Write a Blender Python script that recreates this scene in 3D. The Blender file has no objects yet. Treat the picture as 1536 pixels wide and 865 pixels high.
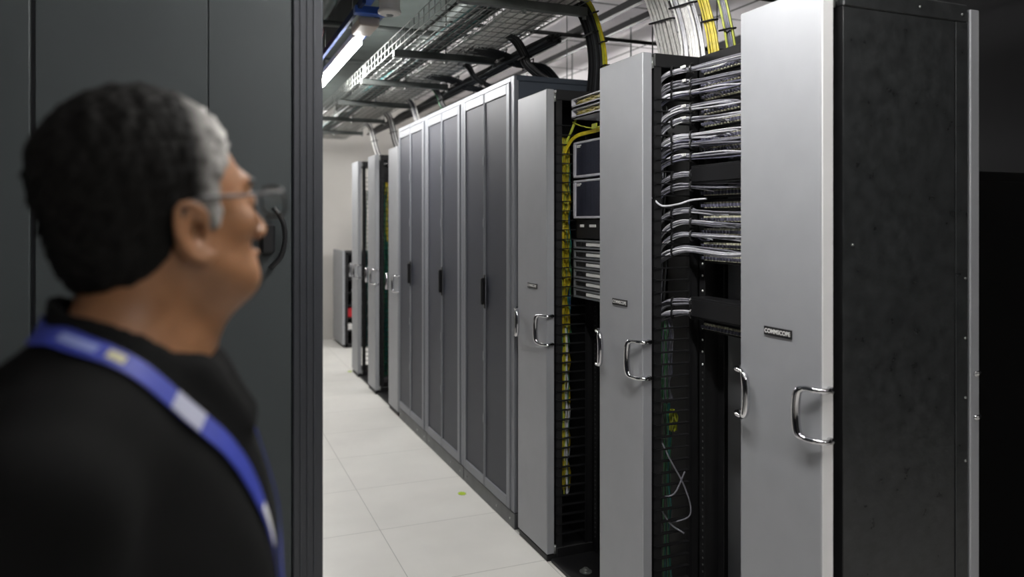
import bpy, math, random
import numpy as np
from mathutils import Vector, Matrix
from mathutils.bvhtree import BVHTree

random.seed(7)
RNG = np.random.RandomState(3)
scene = bpy.context.scene
COL = scene.collection
PI = math.pi

# ------------------------------------------------------------------ materials
def mat(name, col, rough=0.5, metal=0.0, noise=0.0, nscale=20.0, bump=0.0, bscale=60.0,
        stretch=(1, 1, 1), spec=0.5, coat=0.0, rnoise=0.0, col2=None):
    m = bpy.data.materials.new(name)
    m.use_nodes = True
    nt = m.node_tree
    b = nt.nodes['Principled BSDF']
    b.inputs['Base Color'].default_value = (*col, 1)
    b.inputs['Roughness'].default_value = rough
    b.inputs['Metallic'].default_value = metal
    b.inputs['Specular IOR Level'].default_value = spec
    b.inputs['Coat Weight'].default_value = coat
    tc = nt.nodes.new('ShaderNodeTexCoord')
    mp = nt.nodes.new('ShaderNodeMapping')
    mp.inputs['Scale'].default_value = stretch
    nt.links.new(tc.outputs['Object'], mp.inputs['Vector'])
    n = nt.nodes.new('ShaderNodeTexNoise')
    n.inputs['Scale'].default_value = nscale
    n.inputs['Detail'].default_value = 4
    nt.links.new(mp.outputs['Vector'], n.inputs['Vector'])
    if noise > 0 or col2:
        r = nt.nodes.new('ShaderNodeValToRGB')
        c2 = col2 if col2 else tuple(min(1, c * (1 + noise)) for c in col)
        c1 = col if col2 else tuple(c * (1 - noise) for c in col)
        r.color_ramp.elements[0].position = 0.3
        r.color_ramp.elements[1].position = 0.7
        r.color_ramp.elements[0].color = (*c1, 1)
        r.color_ramp.elements[1].color = (*c2, 1)
        nt.links.new(n.outputs['Fac'], r.inputs['Fac'])
        nt.links.new(r.outputs['Color'], b.inputs['Base Color'])
    if rnoise > 0:
        mr = nt.nodes.new('ShaderNodeMapRange')
        mr.inputs['To Min'].default_value = max(0, rough - rnoise)
        mr.inputs['To Max'].default_value = min(1, rough + rnoise)
        nt.links.new(n.outputs['Fac'], mr.inputs['Value'])
        nt.links.new(mr.outputs['Result'], b.inputs['Roughness'])
    if bump > 0:
        n2 = nt.nodes.new('ShaderNodeTexNoise')
        n2.inputs['Scale'].default_value = bscale
        n2.inputs['Detail'].default_value = 3
        nt.links.new(mp.outputs['Vector'], n2.inputs['Vector'])
        bp = nt.nodes.new('ShaderNodeBump')
        bp.inputs['Strength'].default_value = bump
        bp.inputs['Distance'].default_value = 0.002
        nt.links.new(n2.outputs['Fac'], bp.inputs['Height'])
        nt.links.new(bp.outputs['Normal'], b.inputs['Normal'])
    return m

def emit(name, col, strength):
    m = bpy.data.materials.new(name)
    m.use_nodes = True
    b = m.node_tree.nodes['Principled BSDF']
    b.inputs['Base Color'].default_value = (0.9, 0.9, 0.9, 1)
    b.inputs['Emission Color'].default_value = (*col, 1)
    b.inputs['Emission Strength'].default_value = strength
    return m

M = {}
M['silver'] = mat('silver_paint', (0.37, 0.38, 0.40), 0.5, 0.35, noise=0.03, nscale=9, bump=0.05, bscale=900)
M['silver_edge_lit'] = mat('silver_edge_lit', (0.85, 0.85, 0.85), 0.5, 0.1, noise=0.03, nscale=8)  # door silver made paler, so light catching the near edge is in the colour
M['chrome'] = mat('chrome', (0.62, 0.62, 0.64), 0.1, 1.0)
M['black'] = mat('black_steel', (0.010, 0.010, 0.011), 0.5, 0.0, noise=0.2, nscale=14, spec=0.4)
M['black_side'] = mat('black_textured_steel', (0.028, 0.030, 0.031), 0.33, 0.15, noise=0.25, nscale=24, bump=0.8, bscale=30, rnoise=0.15, spec=0.5)
M['black_plastic'] = mat('black_plastic', (0.012, 0.012, 0.013), 0.35, spec=0.4)
M['fin'] = mat('finger_plastic', (0.008, 0.008, 0.009), 0.5, spec=0.3)
M['greydark'] = mat('dark_grey_steel', (0.040, 0.048, 0.050), 0.55, 0.1, noise=0.05, nscale=5)
M['greytrim'] = mat('dark_grey_trim', (0.038, 0.041, 0.048), 0.4, 0.2, noise=0.05, nscale=6)
M['blueside'] = mat('blue_grey_steel', (0.075, 0.09, 0.115), 0.5, 0.2, noise=0.06, nscale=5)
M['cabsilver'] = mat('cabinet_silver', (0.25, 0.26, 0.285), 0.5, 0.5, noise=0.03, nscale=6)
M['plinth'] = mat('plinth_grey', (0.11, 0.115, 0.12), 0.45, 0.3, noise=0.15, nscale=10)
M['zinc'] = mat('zinc_wire', (0.36, 0.375, 0.36), 0.4, 0.8, noise=0.15, nscale=30)
M['strut'] = mat('grey_strut', (0.13, 0.14, 0.135), 0.45, 0.5, noise=0.15, nscale=15)
M['darkstrut'] = mat('dark_strut', (0.010, 0.010, 0.010), 0.5, 0.2)
M['bluemetal'] = mat('blue_channel', (0.03, 0.10, 0.42), 0.4, 0.1, noise=0.1, nscale=10)
M['bluepale'] = mat('pale_blue_channel', (0.022, 0.035, 0.09), 0.8, 0.0, noise=0.1, nscale=10, spec=0.1)
M['white'] = mat('white_plastic', (0.72, 0.70, 0.68), 0.5, noise=0.03)
M['beige'] = mat('beige_box', (0.55, 0.47, 0.40), 0.5, noise=0.05)
M['cablewhite'] = mat('white_cable', (0.78, 0.77, 0.75), 0.45, noise=0.15, nscale=60)
M['cablegrey'] = mat('grey_cable', (0.19, 0.19, 0.22), 0.28, noise=0.3, nscale=40, spec=0.6)
M['cablegrey2'] = mat('pale_grey_cable', (0.52, 0.52, 0.56), 0.28, noise=0.2, nscale=40, spec=0.6)
M['cablelilac'] = mat('slate_cable', (0.12, 0.12, 0.17), 0.4, noise=0.3, nscale=40)
M['cablecharcoal'] = mat('charcoal_cable', (0.035, 0.037, 0.04), 0.45, noise=0.3, nscale=30)
M['yellow'] = mat('yellow_cable', (0.62, 0.50, 0.02), 0.4, noise=0.25, nscale=30)
M['yellow2'] = mat('lime_cable', (0.42, 0.46, 0.04), 0.4, noise=0.3, nscale=30)
M['teal'] = mat('teal_cable', (0.02, 0.20, 0.19), 0.4, noise=0.4, nscale=20)
M['green'] = mat('green_cable', (0.06, 0.20, 0.09), 0.4, noise=0.4, nscale=20)
M['bluecable'] = mat('blue_cable', (0.03, 0.07, 0.22), 0.4, noise=0.3, nscale=20)
M['port'] = mat('cream_jack', (0.62, 0.60, 0.46), 0.4, noise=0.2, nscale=80)
M['labelwhite'] = mat('white_label', (0.82, 0.82, 0.80), 0.5)
M['gear'] = mat('grey_gear', (0.20, 0.21, 0.22), 0.4, 0.3, noise=0.1, nscale=20)
M['gearframe'] = mat('pale_gear_frame', (0.62, 0.62, 0.68), 0.45, 0.1, noise=0.05)
M['geardark'] = mat('navy_gear_grille', (0.045, 0.05, 0.085), 0.35, 0.2, noise=0.3, nscale=4, stretch=(1, 30, 1))
M['fiber'] = mat('fibre_coils', (0.60, 0.48, 0.03), 0.4, nscale=35, col2=(0.85, 0.80, 0.55))
M['red'] = mat('red_plastic', (0.55, 0.02, 0.03), 0.4)
M['sticker'] = mat('lime_sticker', (0.45, 0.62, 0.03), 0.5, noise=0.35, nscale=60)
M['skin'] = mat('skin', (0.25, 0.118, 0.055), 0.5, noise=0.12, nscale=25, bump=0.15, bscale=300, spec=0.4)
M['skin'].node_tree.nodes['Principled BSDF'].inputs['Subsurface Weight'].default_value = 0.15
M['skin'].node_tree.nodes['Principled BSDF'].inputs['Subsurface Radius'].default_value = (0.02, 0.008, 0.004)
M['shirt'] = mat('black_shirt', (0.0045, 0.0045, 0.0045), 0.9, noise=0.3, nscale=10, bump=0.3, bscale=90, spec=0.12)
M['trousers'] = mat('dark_trousers', (0.012, 0.013, 0.018), 0.85, noise=0.2, nscale=10)
M['leather'] = mat('black_leather', (0.01, 0.009, 0.008), 0.4)
M['eye'] = mat('eye_white', (0.7, 0.66, 0.62), 0.2)
M['lanyard'] = mat('blue_ribbon', (0.020, 0.034, 0.27), 0.6, noise=0.15, nscale=60)
M['lens'] = mat('clear_lens', (0.9, 0.95, 0.95), 0.05)
M['lens'].node_tree.nodes['Principled BSDF'].inputs['Transmission Weight'].default_value = 1.0
M['lens'].node_tree.nodes['Principled BSDF'].inputs['IOR'].default_value = 1.12
M['blackcab'] = mat('matt_black_cabinet', (0.004, 0.004, 0.004), 0.9, spec=0.1)

def perf_mat():
    m = mat('perforated_mesh', (0.075, 0.08, 0.095), 0.5, 0.2, spec=0.35)
    nt = m.node_tree
    b = nt.nodes['Principled BSDF']
    tc = nt.nodes.new('ShaderNodeTexCoord')
    v = nt.nodes.new('ShaderNodeTexVoronoi')
    v.inputs['Scale'].default_value = 160
    v.inputs['Randomness'].default_value = 0.0
    nt.links.new(tc.outputs['Object'], v.inputs['Vector'])
    r = nt.nodes.new('ShaderNodeValToRGB')
    r.color_ramp.elements[0].position = 0.34
    r.color_ramp.elements[0].color = (0.008, 0.008, 0.01, 1)
    r.color_ramp.elements[1].position = 0.42
    r.color_ramp.elements[1].color = (0.066, 0.071, 0.092, 1)
    nt.links.new(v.outputs['Distance'], r.inputs['Fac'])
    nt.links.new(r.outputs['Color'], b.inputs['Base Color'])
    return m
M['perf'] = perf_mat()

def tile_mat(name, base, seam, size, x0, y0, w, rough, metal=0.0, rn=0.0, blotch=0.04):
    """grid of joints across world x/y, objects at the origin"""
    m = mat(name, base, rough)
    nt = m.node_tree
    b = nt.nodes['Principled BSDF']
    tc = nt.nodes.new('ShaderNodeTexCoord')
    sp = nt.nodes.new('ShaderNodeSeparateXYZ')
    nt.links.new(tc.outputs['Object'], sp.inputs[0])
    outs = []
    for ax, o in (('X', x0), ('Y', y0)):
        a = nt.nodes.new('ShaderNodeMath'); a.operation = 'SUBTRACT'
        nt.links.new(sp.outputs[ax], a.inputs[0]); a.inputs[1].default_value = o - size * 50
        d = nt.nodes.new('ShaderNodeMath'); d.operation = 'DIVIDE'
        nt.links.new(a.outputs[0], d.inputs[0]); d.inputs[1].default_value = size
        f = nt.nodes.new('ShaderNodeMath'); f.operation = 'FRACT'
        nt.links.new(d.outputs[0], f.inputs[0])
        g = nt.nodes.new('ShaderNodeMath'); g.operation = 'LESS_THAN'
        nt.links.new(f.outputs[0], g.inputs[0]); g.inputs[1].default_value = w / size
        outs.append(g)
    mx = nt.nodes.new('ShaderNodeMath'); mx.operation = 'MAXIMUM'
    nt.links.new(outs[0].outputs[0], mx.inputs[0]); nt.links.new(outs[1].outputs[0], mx.inputs[1])
    n = nt.nodes.new('ShaderNodeTexNoise'); n.inputs['Scale'].default_value = 2.3; n.inputs['Detail'].default_value = 6
    nt.links.new(tc.outputs['Object'], n.inputs['Vector'])
    r = nt.nodes.new('ShaderNodeValToRGB')
    r.color_ramp.elements[0].color = (*[c * (1 - blotch) for c in base], 1)
    r.color_ramp.elements[1].color = (*[min(1, c * (1 + blotch)) for c in base], 1)
    r.color_ramp.elements[0].position = 0.35; r.color_ramp.elements[1].position = 0.65
    nt.links.new(n.outputs['Fac'], r.inputs['Fac'])
    mix = nt.nodes.new('ShaderNodeMix'); mix.data_type = 'RGBA'
    nt.links.new(mx.outputs[0], mix.inputs[0])
    nt.links.new(r.outputs['Color'], mix.inputs[6])
    mix.inputs[7].default_value = (*seam, 1)
    nt.links.new(mix.outputs[2], b.inputs['Base Color'])
    return m

# ------------------------------------------------------------------ mesh builder
class MB:
    def __init__(self):
        self.v = []; self.f = []; self.mi = []; self.m = 0; self.sm = []
    def _add(self, vs, fs, smooth=False):
        o = len(self.v)
        self.v += [tuple(p) for p in vs]
        for f in fs:
            self.f.append(tuple(o + i for i in f)); self.mi.append(self.m); self.sm.append(smooth)
    def box(self, x0, x1, y0, y1, z0, z1, bev=0.0):
        x0, x1 = min(x0, x1), max(x0, x1); y0, y1 = min(y0, y1), max(y0, y1); z0, z1 = min(z0, z1), max(z0, z1)
        if bev <= 0:
            vs = [(x0, y0, z0), (x1, y0, z0), (x1, y1, z0), (x0, y1, z0), (x0, y0, z1), (x1, y0, z1), (x1, y1, z1), (x0, y1, z1)]
            fs = [(0, 3, 2, 1), (4, 5, 6, 7), (0, 1, 5, 4), (1, 2, 6, 5), (2, 3, 7, 6), (3, 0, 4, 7)]
            self._add(vs, fs); return self
        b = min(bev, (x1 - x0) * .45, (y1 - y0) * .45, (z1 - z0) * .45)
        vs = []; idx = {}
        for sx in (0, 1):
            for sy in (0, 1):
                for sz in (0, 1):
                    X = (x0, x1)[sx]; Y = (y0, y1)[sy]; Z = (z0, z1)[sz]
                    dx = b if sx == 0 else -b; dy = b if sy == 0 else -b; dz = b if sz == 0 else -b
                    for k, p in enumerate(((X, Y + dy, Z + dz), (X + dx, Y, Z + dz), (X + dx, Y + dy, Z))):
                        idx[(sx, sy, sz, k)] = len(vs); vs.append(p)
        fs = []
        for s in (0, 1):
            q = [idx[(s, a, c, 0)] for a, c in ((0, 0), (1, 0), (1, 1), (0, 1))]
            fs.append(q if s else q[::-1])
            q = [idx[(a, s, c, 1)] for a, c in ((0, 0), (1, 0), (1, 1), (0, 1))]
            fs.append(q[::-1] if s else q)
            q = [idx[(a, c, s, 2)] for a, c in ((0, 0), (1, 0), (1, 1), (0, 1))]
            fs.append(q if s else q[::-1])
        cx, cy, cz = (x0 + x1) / 2, (y0 + y1) / 2, (z0 + z1) / 2
        def ori(q):
            a, bb, c = Vector(vs[q[0]]), Vector(vs[q[1]]), Vector(vs[q[2]])
            n = (bb - a).cross(c - a)
            ctr = sum((Vector(vs[i]) for i in q), Vector()) / len(q)
            return q if n.dot(ctr - Vector((cx, cy, cz))) > 0 else q[::-1]
        for a in (0, 1):
            for c in (0, 1):
                fs.append(ori([idx[(a, c, 0, 0)], idx[(a, c, 0, 1)], idx[(a, c, 1, 1)], idx[(a, c, 1, 0)]]))
                fs.append(ori([idx[(a, 0, c, 0)], idx[(a, 0, c, 2)], idx[(a, 1, c, 2)], idx[(a, 1, c, 0)]]))
                fs.append(ori([idx[(0, a, c, 1)], idx[(0, a, c, 2)], idx[(1, a, c, 2)], idx[(1, a, c, 1)]]))
        for a in (0, 1):
            for c in (0, 1):
                for d in (0, 1):
                    fs.append(ori([idx[(a, c, d, 0)], idx[(a, c, d, 1)], idx[(a, c, d, 2)]]))
        self._add(vs, fs)
        return self
    def tube(self, pts, r, n=6, closed=False, flat=1.0):
        pts = [Vector(p) for p in pts]
        N = len(pts)
        rs = r if isinstance(r, (list, tuple)) else [r] * N
        vs = []; fs = []
        up = Vector((0, 0, 1)); prev = None
        for i, p in enumerate(pts):
            if closed: t = pts[(i + 1) % N] - pts[i - 1]
            else: t = pts[min(i + 1, N - 1)] - pts[max(i - 1, 0)]
            if t.length < 1e-9: t = Vector((0, 0, 1))
            t.normalize()
            if prev is None:
                a = up if abs(t.z) < 0.9 else Vector((1, 0, 0))
                s = t.cross(a).normalized()
            else:
                s = prev - t * prev.dot(t)
                s = s.normalized() if s.length > 1e-6 else t.orthogonal().normalized()
            prev = s
            u = s.cross(t).normalized()
            for k in range(n):
                A = 2 * PI * k / n
                vs.append(p + s * (math.cos(A) * rs[i]) + u * (math.sin(A) * rs[i] * flat))
        M_ = N if closed else N - 1
        for i in range(M_):
            j = (i + 1) % N
            for k in range(n):
                k2 = (k + 1) % n
                fs.append((i * n + k, i * n + k2, j * n + k2, j * n + k))
        if not closed:
            fs.append(tuple(range(n))[::-1]); fs.append(tuple((N - 1) * n + k for k in range(n)))
        self._add(vs, fs, smooth=n > 5)
        return self
    def cyl(self, p0, p1, r, n=20):
        return self.tube([p0, p1], r, n)
    def lathe(self, prof, c, n=28, axis='z'):
        vs = []; fs = []
        for (r, z) in prof:
            for k in range(n):
                A = 2 * PI * k / n
                p = (r * math.cos(A), r * math.sin(A), z)
                if axis == 'x': p = (p[2], p[0], p[1])
                vs.append((c[0] + p[0], c[1] + p[1], c[2] + p[2]))
        for i in range(len(prof) - 1):
            for k in range(n):
                k2 = (k + 1) % n
                fs.append((i * n + k, i * n + k2, (i + 1) * n + k2, (i + 1) * n + k))
        fs.append(tuple(range(n))[::-1]); fs.append(tuple((len(prof) - 1) * n + k for k in range(n)))
        self._add(vs, fs, smooth=False)
        return self
    def build(self, name, mats, parent=None, loc=None):
        """vertices are world coordinates; the mesh is re-centred on its parent/loc"""
        if not isinstance(mats, (list, tuple)): mats = [mats]
        if loc is None: loc = wloc(parent) if parent else None
        if loc is None:
            a = np.array(self.v); loc = ((a[:, 0].min() + a[:, 0].max()) / 2, (a[:, 1].min() + a[:, 1].max()) / 2, a[:, 2].min())
        L = Vector(loc)
        me = bpy.data.meshes.new(name)
        me.from_pydata([tuple(Vector(p) - L) for p in self.v], [], self.f)
        for mm in mats: me.materials.append(mm)
        me.polygons.foreach_set('material_index', self.mi)
        me.polygons.foreach_set('use_smooth', self.sm)
        me.update()
        o = bpy.data.objects.new(name, me)
        COL.objects.link(o)
        if parent:
            o.parent = parent; o.location = L - wloc(parent)
        else:
            o.location = L
        return o

def wloc(o):
    v = Vector((0, 0, 0))
    while o: v += Vector(o.location); o = o.parent
    return v

def tag(o, label=None, cat=None, group=None, kind=None):
    if label: o['label'] = label
    if cat: o['category'] = cat
    if group: o['group'] = group
    if kind: o['kind'] = kind
    return o

def empty(name, loc, label, cat, group=None):
    o = bpy.data.objects.new(name, None)
    o.empty_display_size = 0.1
    COL.objects.link(o); o.location = loc
    return tag(o, label, cat, group)

def copy_tree(o, parent=None):
    c = o.copy(); COL.objects.link(c)
    if parent: c.parent = parent
    for ch in list(o.children): copy_tree(ch, c)
    return c

def smooth_path(pts, n=8):
    """catmull-rom"""
    P = [Vector(p) for p in pts]
    P = [P[0] * 2 - P[1]] + P + [P[-1] * 2 - P[-2]]
    out = []
    for i in range(1, len(P) - 2):
        for k in range(n):
            t = k / n
            a, b, c, d = P[i - 1], P[i], P[i + 1], P[i + 2]
            out.append(0.5 * ((2 * b) + (c - a) * t + (2 * a - 5 * b + 4 * c - d) * t * t + (3 * b - a - 3 * c + d) * t ** 3))
    out.append(P[-2])
    return out

ORD = ['top', 'second', 'third', 'fourth', 'fifth', 'sixth', 'seventh', 'eighth', 'ninth', 'tenth', 'eleventh', 'twelfth',
       'thirteenth', 'fourteenth', 'fifteenth', 'sixteenth', 'seventeenth']

# ------------------------------------------------------------------ room
H = 1.58
CEIL = 3.30
floor = MB().box(-3.5, 4.6, -3.5, 10.5, -0.1, 0.0).build('floor', tile_mat('floor_tiles', (0.80, 0.785, 0.745), (0.50, 0.49, 0.46), 0.64, 0.857, 3.26, 0.004, 0.35), loc=(0, 0, 0))
tag(floor, kind='structure')
ceiling = MB().box(-3.5, 4.6, -3.5, 10.5, CEIL, CEIL + 0.1).build('ceiling', tile_mat('ceiling_tiles', (0.80, 0.77, 0.79), (0.12, 0.12, 0.12), 1.2, 0.4, 0.5, 0.03, 0.8), loc=(0, 0, 0))
tag(ceiling, kind='structure')
wallm = mat('white_wall', (0.56, 0.54, 0.51), 0.8, noise=0.03, nscale=3)
walld = mat('dark_wall', (0.018, 0.018, 0.02), 0.9, noise=0.05, nscale=3)
for nm, b, m_ in (('wall_back', (-3.5, 4.6, 10.5, 10.6, 0, CEIL), wallm), ('wall_right', (4.6, 4.7, -3.5, 10.5, 0, CEIL), walld),
                  ('wall_left', (-3.6, -3.5, -3.5, 10.5, 0, CEIL), walld), ('wall_front', (-3.5, 4.6, -3.6, -3.5, 0, CEIL), walld)):
    tag(MB().box(*b).build(nm, m_, loc=(0, 0, 0)), kind='structure')

# ------------------------------------------------------------------ text
def text_mesh(txt, size):
    c = bpy.data.curves.new('t', 'FONT'); c.body = txt; c.size = size; c.extrude = 0.0006; c.align_x = 'CENTER'; c.align_y = 'CENTER'
    c.offset = size * 0.018
    o = bpy.data.objects.new('t', c); COL.objects.link(o)
    dg = bpy.context.evaluated_depsgraph_get()
    me = bpy.data.meshes.new_from_object(o.evaluated_get(dg))
    vs = [v.co.copy() for v in me.vertices]; fs = [tuple(p.vertices) for p in me.polygons]
    bpy.data.objects.remove(o); bpy.data.curves.remove(c); bpy.data.meshes.remove(me)
    return vs, fs
TXT = text_mesh('COMMSCOPE', 0.026)

# ------------------------------------------------------------------ vertical cable managers
XF = 1.493          # aisle face of the doors
PH = 2.20           # door height
def rounded_D(side, y_edge, zc, hh, x_mount):
    """bow handle fixed in the door edge and folded over the door face"""
    s = side        # +1: bow points toward +y
    o = -0.006 * s
    pts = [(x_mount, y_edge + o, zc + hh), (x_mount - 0.022, y_edge - 0.014 * s, zc + hh), (x_mount - 0.040, y_edge + 0.004 * s, zc + hh),
           (XF - 0.022, y_edge + 0.032 * s, zc + hh), (XF - 0.028, y_edge + 0.052 * s, zc + hh * 0.88),
           (XF - 0.029, y_edge + 0.060 * s, zc + hh * 0.5), (XF - 0.029, y_edge + 0.062 * s, zc), (XF - 0.029, y_edge + 0.060 * s, zc - hh * 0.5),
           (XF - 0.028, y_edge + 0.052 * s, zc - hh * 0.88), (XF - 0.022, y_edge + 0.032 * s, zc - hh), (x_mount - 0.040, y_edge + 0.004 * s, zc - hh),
           (x_mount - 0.022, y_edge - 0.014 * s, zc - hh), (x_mount, y_edge + o, zc - hh)]
    return smooth_path(pts, 5)

def manager(y0, y1, label, closed=False, height=PH, xb=2.044, fingers=True, plate=True, detail=True):
    yc = (y0 + y1) / 2
    root = empty('cable_manager', ((XF + xb) / 2, yc, 0), label, 'cable manager', 'tall cable managers with silver doors')
    H_ = height
    # door
    d = MB().box(XF, XF + 0.038, y0, y1, 0.035, H_, 0.004).build('front_door', [M['silver']], root)
    e = MB().box(XF + 0.003, XF + 0.0375, y0 - 0.0015, y0 + 0.004, 0.037, H_ - 0.002).build('edge_strip', M['silver_edge_lit'] if closed else M['silver'], d)
    zc = 1.078
    for s, ye in ((1, y0), (-1, y1)):
        hb = MB(); hb.tube(rounded_D(s, ye, zc, 0.066, XF + 0.024), [0.0075] * 18 + [0.0088, 0.0098, 0.0106, 0.0112, 0.0115] + [0.0118] * 15 + [0.0115, 0.0112, 0.0106, 0.0098, 0.0088] + [0.0075] * 18, 12)
        for zz in (zc + 0.066, zc - 0.066):
            hb.cyl((XF + 0.024, ye - 0.012 * s, zz), (XF + 0.024, ye + 0.001 * s, zz), 0.009, 12)
        hb.build('handle', M['chrome'], d)
    if plate:
        zc2 = 1.58 - (498 - 333) * 2.14 / 1150
        nb = MB(); nb.box(XF - 0.004, XF, y0 + 0.105, y0 + 0.215, zc2 - 0.0125, zc2 + 0.0125, 0.001)
        nb.m = 1
        vs, fs = TXT
        k = 0.104 / (max(v.x for v in vs) - min(v.x for v in vs))
        k = min(k, 1.0) * 0.98
        nb._add([(XF - 0.0046 - v.z * 0.3, y0 + 0.16 - v.x * k, zc2 + v.y * k) for v in vs], fs)
        nb.build('nameplate', [M['black_plastic'], M['labelwhite']], d)
    # back door
    bd = MB().box(xb, xb + 0.038, y0, y1, 0.035, H_ - 0.01, 0.003).build('back_door', M['silver'], root)
    hb = MB()
    for zz in (1.145, 1.02):
        hb.cyl((xb + 0.02, y0 - 0.006, zz), (xb + 0.02, y0 + 0.002, zz), 0.008, 12)
    hb.tube(smooth_path([(xb + 0.02, y0 - 0.005, 1.145), (xb + 0.05, y0 + 0.01, 1.145), (xb + 0.07, y0 + 0.05, 1.12), (xb + 0.07, y0 + 0.05, 1.045), (xb + 0.05, y0 + 0.01, 1.02), (xb + 0.02, y0 - 0.005, 1.02)], 4), 0.006, 8)
    hb.build('handle', M['chrome'], bd)
    # body
    fr = MB()
    xa = XF + 0.075 if closed else XF + 0.052
    for xx in (xa, xb - 0.045):
        for yy in (y0 + 0.004, y1 - 0.034):
            fr.box(xx, xx + 0.03, yy, yy + 0.03, 0.06, H_ - 0.05)
    fr.box(xa + 0.16, xb - 0.05, yc - 0.006, yc + 0.006, 0.06, H_ - 0.05)       # centre web
    fr.box(xa + 0.16, xa + 0.19, y0 + 0.004, y1 - 0.004, 0.06, H_ - 0.05)
    fr.build('frame', M['black'], root)
    MB().box(xa, xb - 0.012, y0, y1, 0.0, 0.06, 0.004).box(XF + 0.004, xa, y0 + 0.004, y1 - 0.01, 0.0, 0.03, 0.003).build('base', M['black'], root)
    tp = MB().box(xa, xb - 0.012, y0 - (0.001 if closed else 0), y1, H_ - 0.05, H_, 0.003)
    tp.box(XF + 0.038, xa, y0 + 0.02, y0 + 0.035, H_ - 0.045, H_ - 0.02)
    tp.box(xb - 0.012, xb, y0 + 0.006, y0 + 0.02, H_ - 0.045, H_ - 0.02)
    tp.build('top_cap', M['black_side'] if closed else M['black'], root)
    for zz in (0.05, H_ - 0.035):
        MB().cyl((XF + 0.048, y0 + 0.012, zz - 0.02), (XF + 0.048, y0 + 0.012, zz + 0.02), 0.008, 10).box(XF + 0.03, XF + 0.06, y0 + 0.006, y0 + 0.018, zz - 0.004, zz + 0.004).build('hinge', M['zinc'], root)
    if closed:
        sp = MB()
        sp.box(xa, xb - 0.062, y0 + 0.001, y0 + 0.004, 0.06, H_ - 0.052, 0.001)
        sp.box(xb - 0.059, xb - 0.012, y0 - 0.001, y0 + 0.004, 0.06, H_ - 0.052, 0.001)
        p = sp.build('side_panel', M['black_side'], root)
        tag(p, 'black textured side panel')
        for (xx, zz) in ((xb - 0.022, 1.42), (xb - 0.022, 1.25), (xb - 0.022, 1.08), (xb - 0.022, 0.9), (xb - 0.035, H_ - 0.03), (xb - 0.2, H_ - 0.025), (xa + 0.03, 1.52), (xa + 0.05, H_ - 0.02)):
            MB().cyl((xx, y0 - 0.0035, zz), (xx, y0 + 0.001, zz), 0.0035, 10).build('screw', M['zinc'], p)
    elif fingers:
        x1 = xa + 0.15
        fp = MB().box(x1, x1 + 0.012, y0 - 0.001, y0 + 0.02, 0.06, H_ - 0.05).build('finger_post', M['fin'], root)
        proto = None
        n = int((H_ - 0.2) / 0.0445)
        for i in range(n):
            z = 0.12 + i * 0.0445
            if proto is None:
                fb = MB()
                fb.box(xa + 0.004, x1, y0 - 0.001, y0 + 0.016, z - 0.0022, z + 0.0022)
                fb.box(xa - 0.002, xa + 0.006, y0 - 0.001, y0 + 0.016, z - 0.007, z + 0.007)
                proto = fb.build('finger', M['fin'], root)
            else:
                c = proto.copy(); COL.objects.link(c); c.location = proto.location + Vector((0, 0, i * 0.0445))
    return root

manager(1.537, 1.860, 'nearest silver-doored cable manager, with black textured side panel, at the right end of the row', closed=True)
manager(2.403, 2.728, 'silver-doored cable manager between the white cable drop and the grey patch cables')
manager(3.236, 3.583, 'silver-doored cable manager standing against the dark blue-grey cabinets, yellow cables beside it')
manager(6.120, 6.450, 'silver cable manager just beyond the far end of the grey cabinets', plate=False)
manager(6.985, 7.305, 'silver cable manager with teal cables, second from the far end of the row', plate=False)
manager(7.820, 8.140, 'farthest full-height silver cable manager, beside the white back wall', plate=False)

# ------------------------------------------------------------------ open racks between managers
def rack(ya, yb, label, top=2.2, xr=1.735):
    root = empty('equipment_rack', (xr + 0.06, (ya + yb) / 2, 0), label, 'rack', 'black open racks between the cable managers')
    for k, (y, dy) in enumerate(((ya, 0.02), (yb - 0.02, 0.02))):
        pb = MB()
        pb.box(xr, xr + 0.004, y - (0.0 if k == 0 else 0.016), y + dy + (0.016 if k == 0 else 0.0), 0.02, top - 0.04)
        pb.box(xr, xr + 0.09, y if k == 0 else y + dy - 0.004, y + 0.004 if k == 0 else y + dy, 0.02, top - 0.04)
        pb.box(xr + 0.086, xr + 0.09, y - (0.0 if k == 0 else 0.016), y + dy + (0.016 if k == 0 else 0.0), 0.02, top - 0.04)
        post = pb.build('post', M['black'], root)
    MB().box(xr, xr + 0.09, ya, yb, top - 0.04, top, 0.003).build('top_rail', M['black'], root)
    bb = MB()
    bb.box(XF + 0.02, 2.05, ya + 0.002, yb - 0.002, 0.0, 0.018, 0.002)
    bb.build('base_plate', M['black'], root)
    return root
R2y = (1.864, 2.399); R3y = (2.732, 3.232)
rk2 = rack(*R2y, 'black open rack holding patch panels between the two nearest silver doors')
rk3 = rack(*R3y, 'black open rack holding switches and yellow fibre trays')
rk5 = rack(6.455, 6.98, 'black open rack just past the grey cabinets, in the far part of the row')
rk6 = rack(7.31, 7.815, 'farthest black open rack, nearest to the white back wall')
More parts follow.
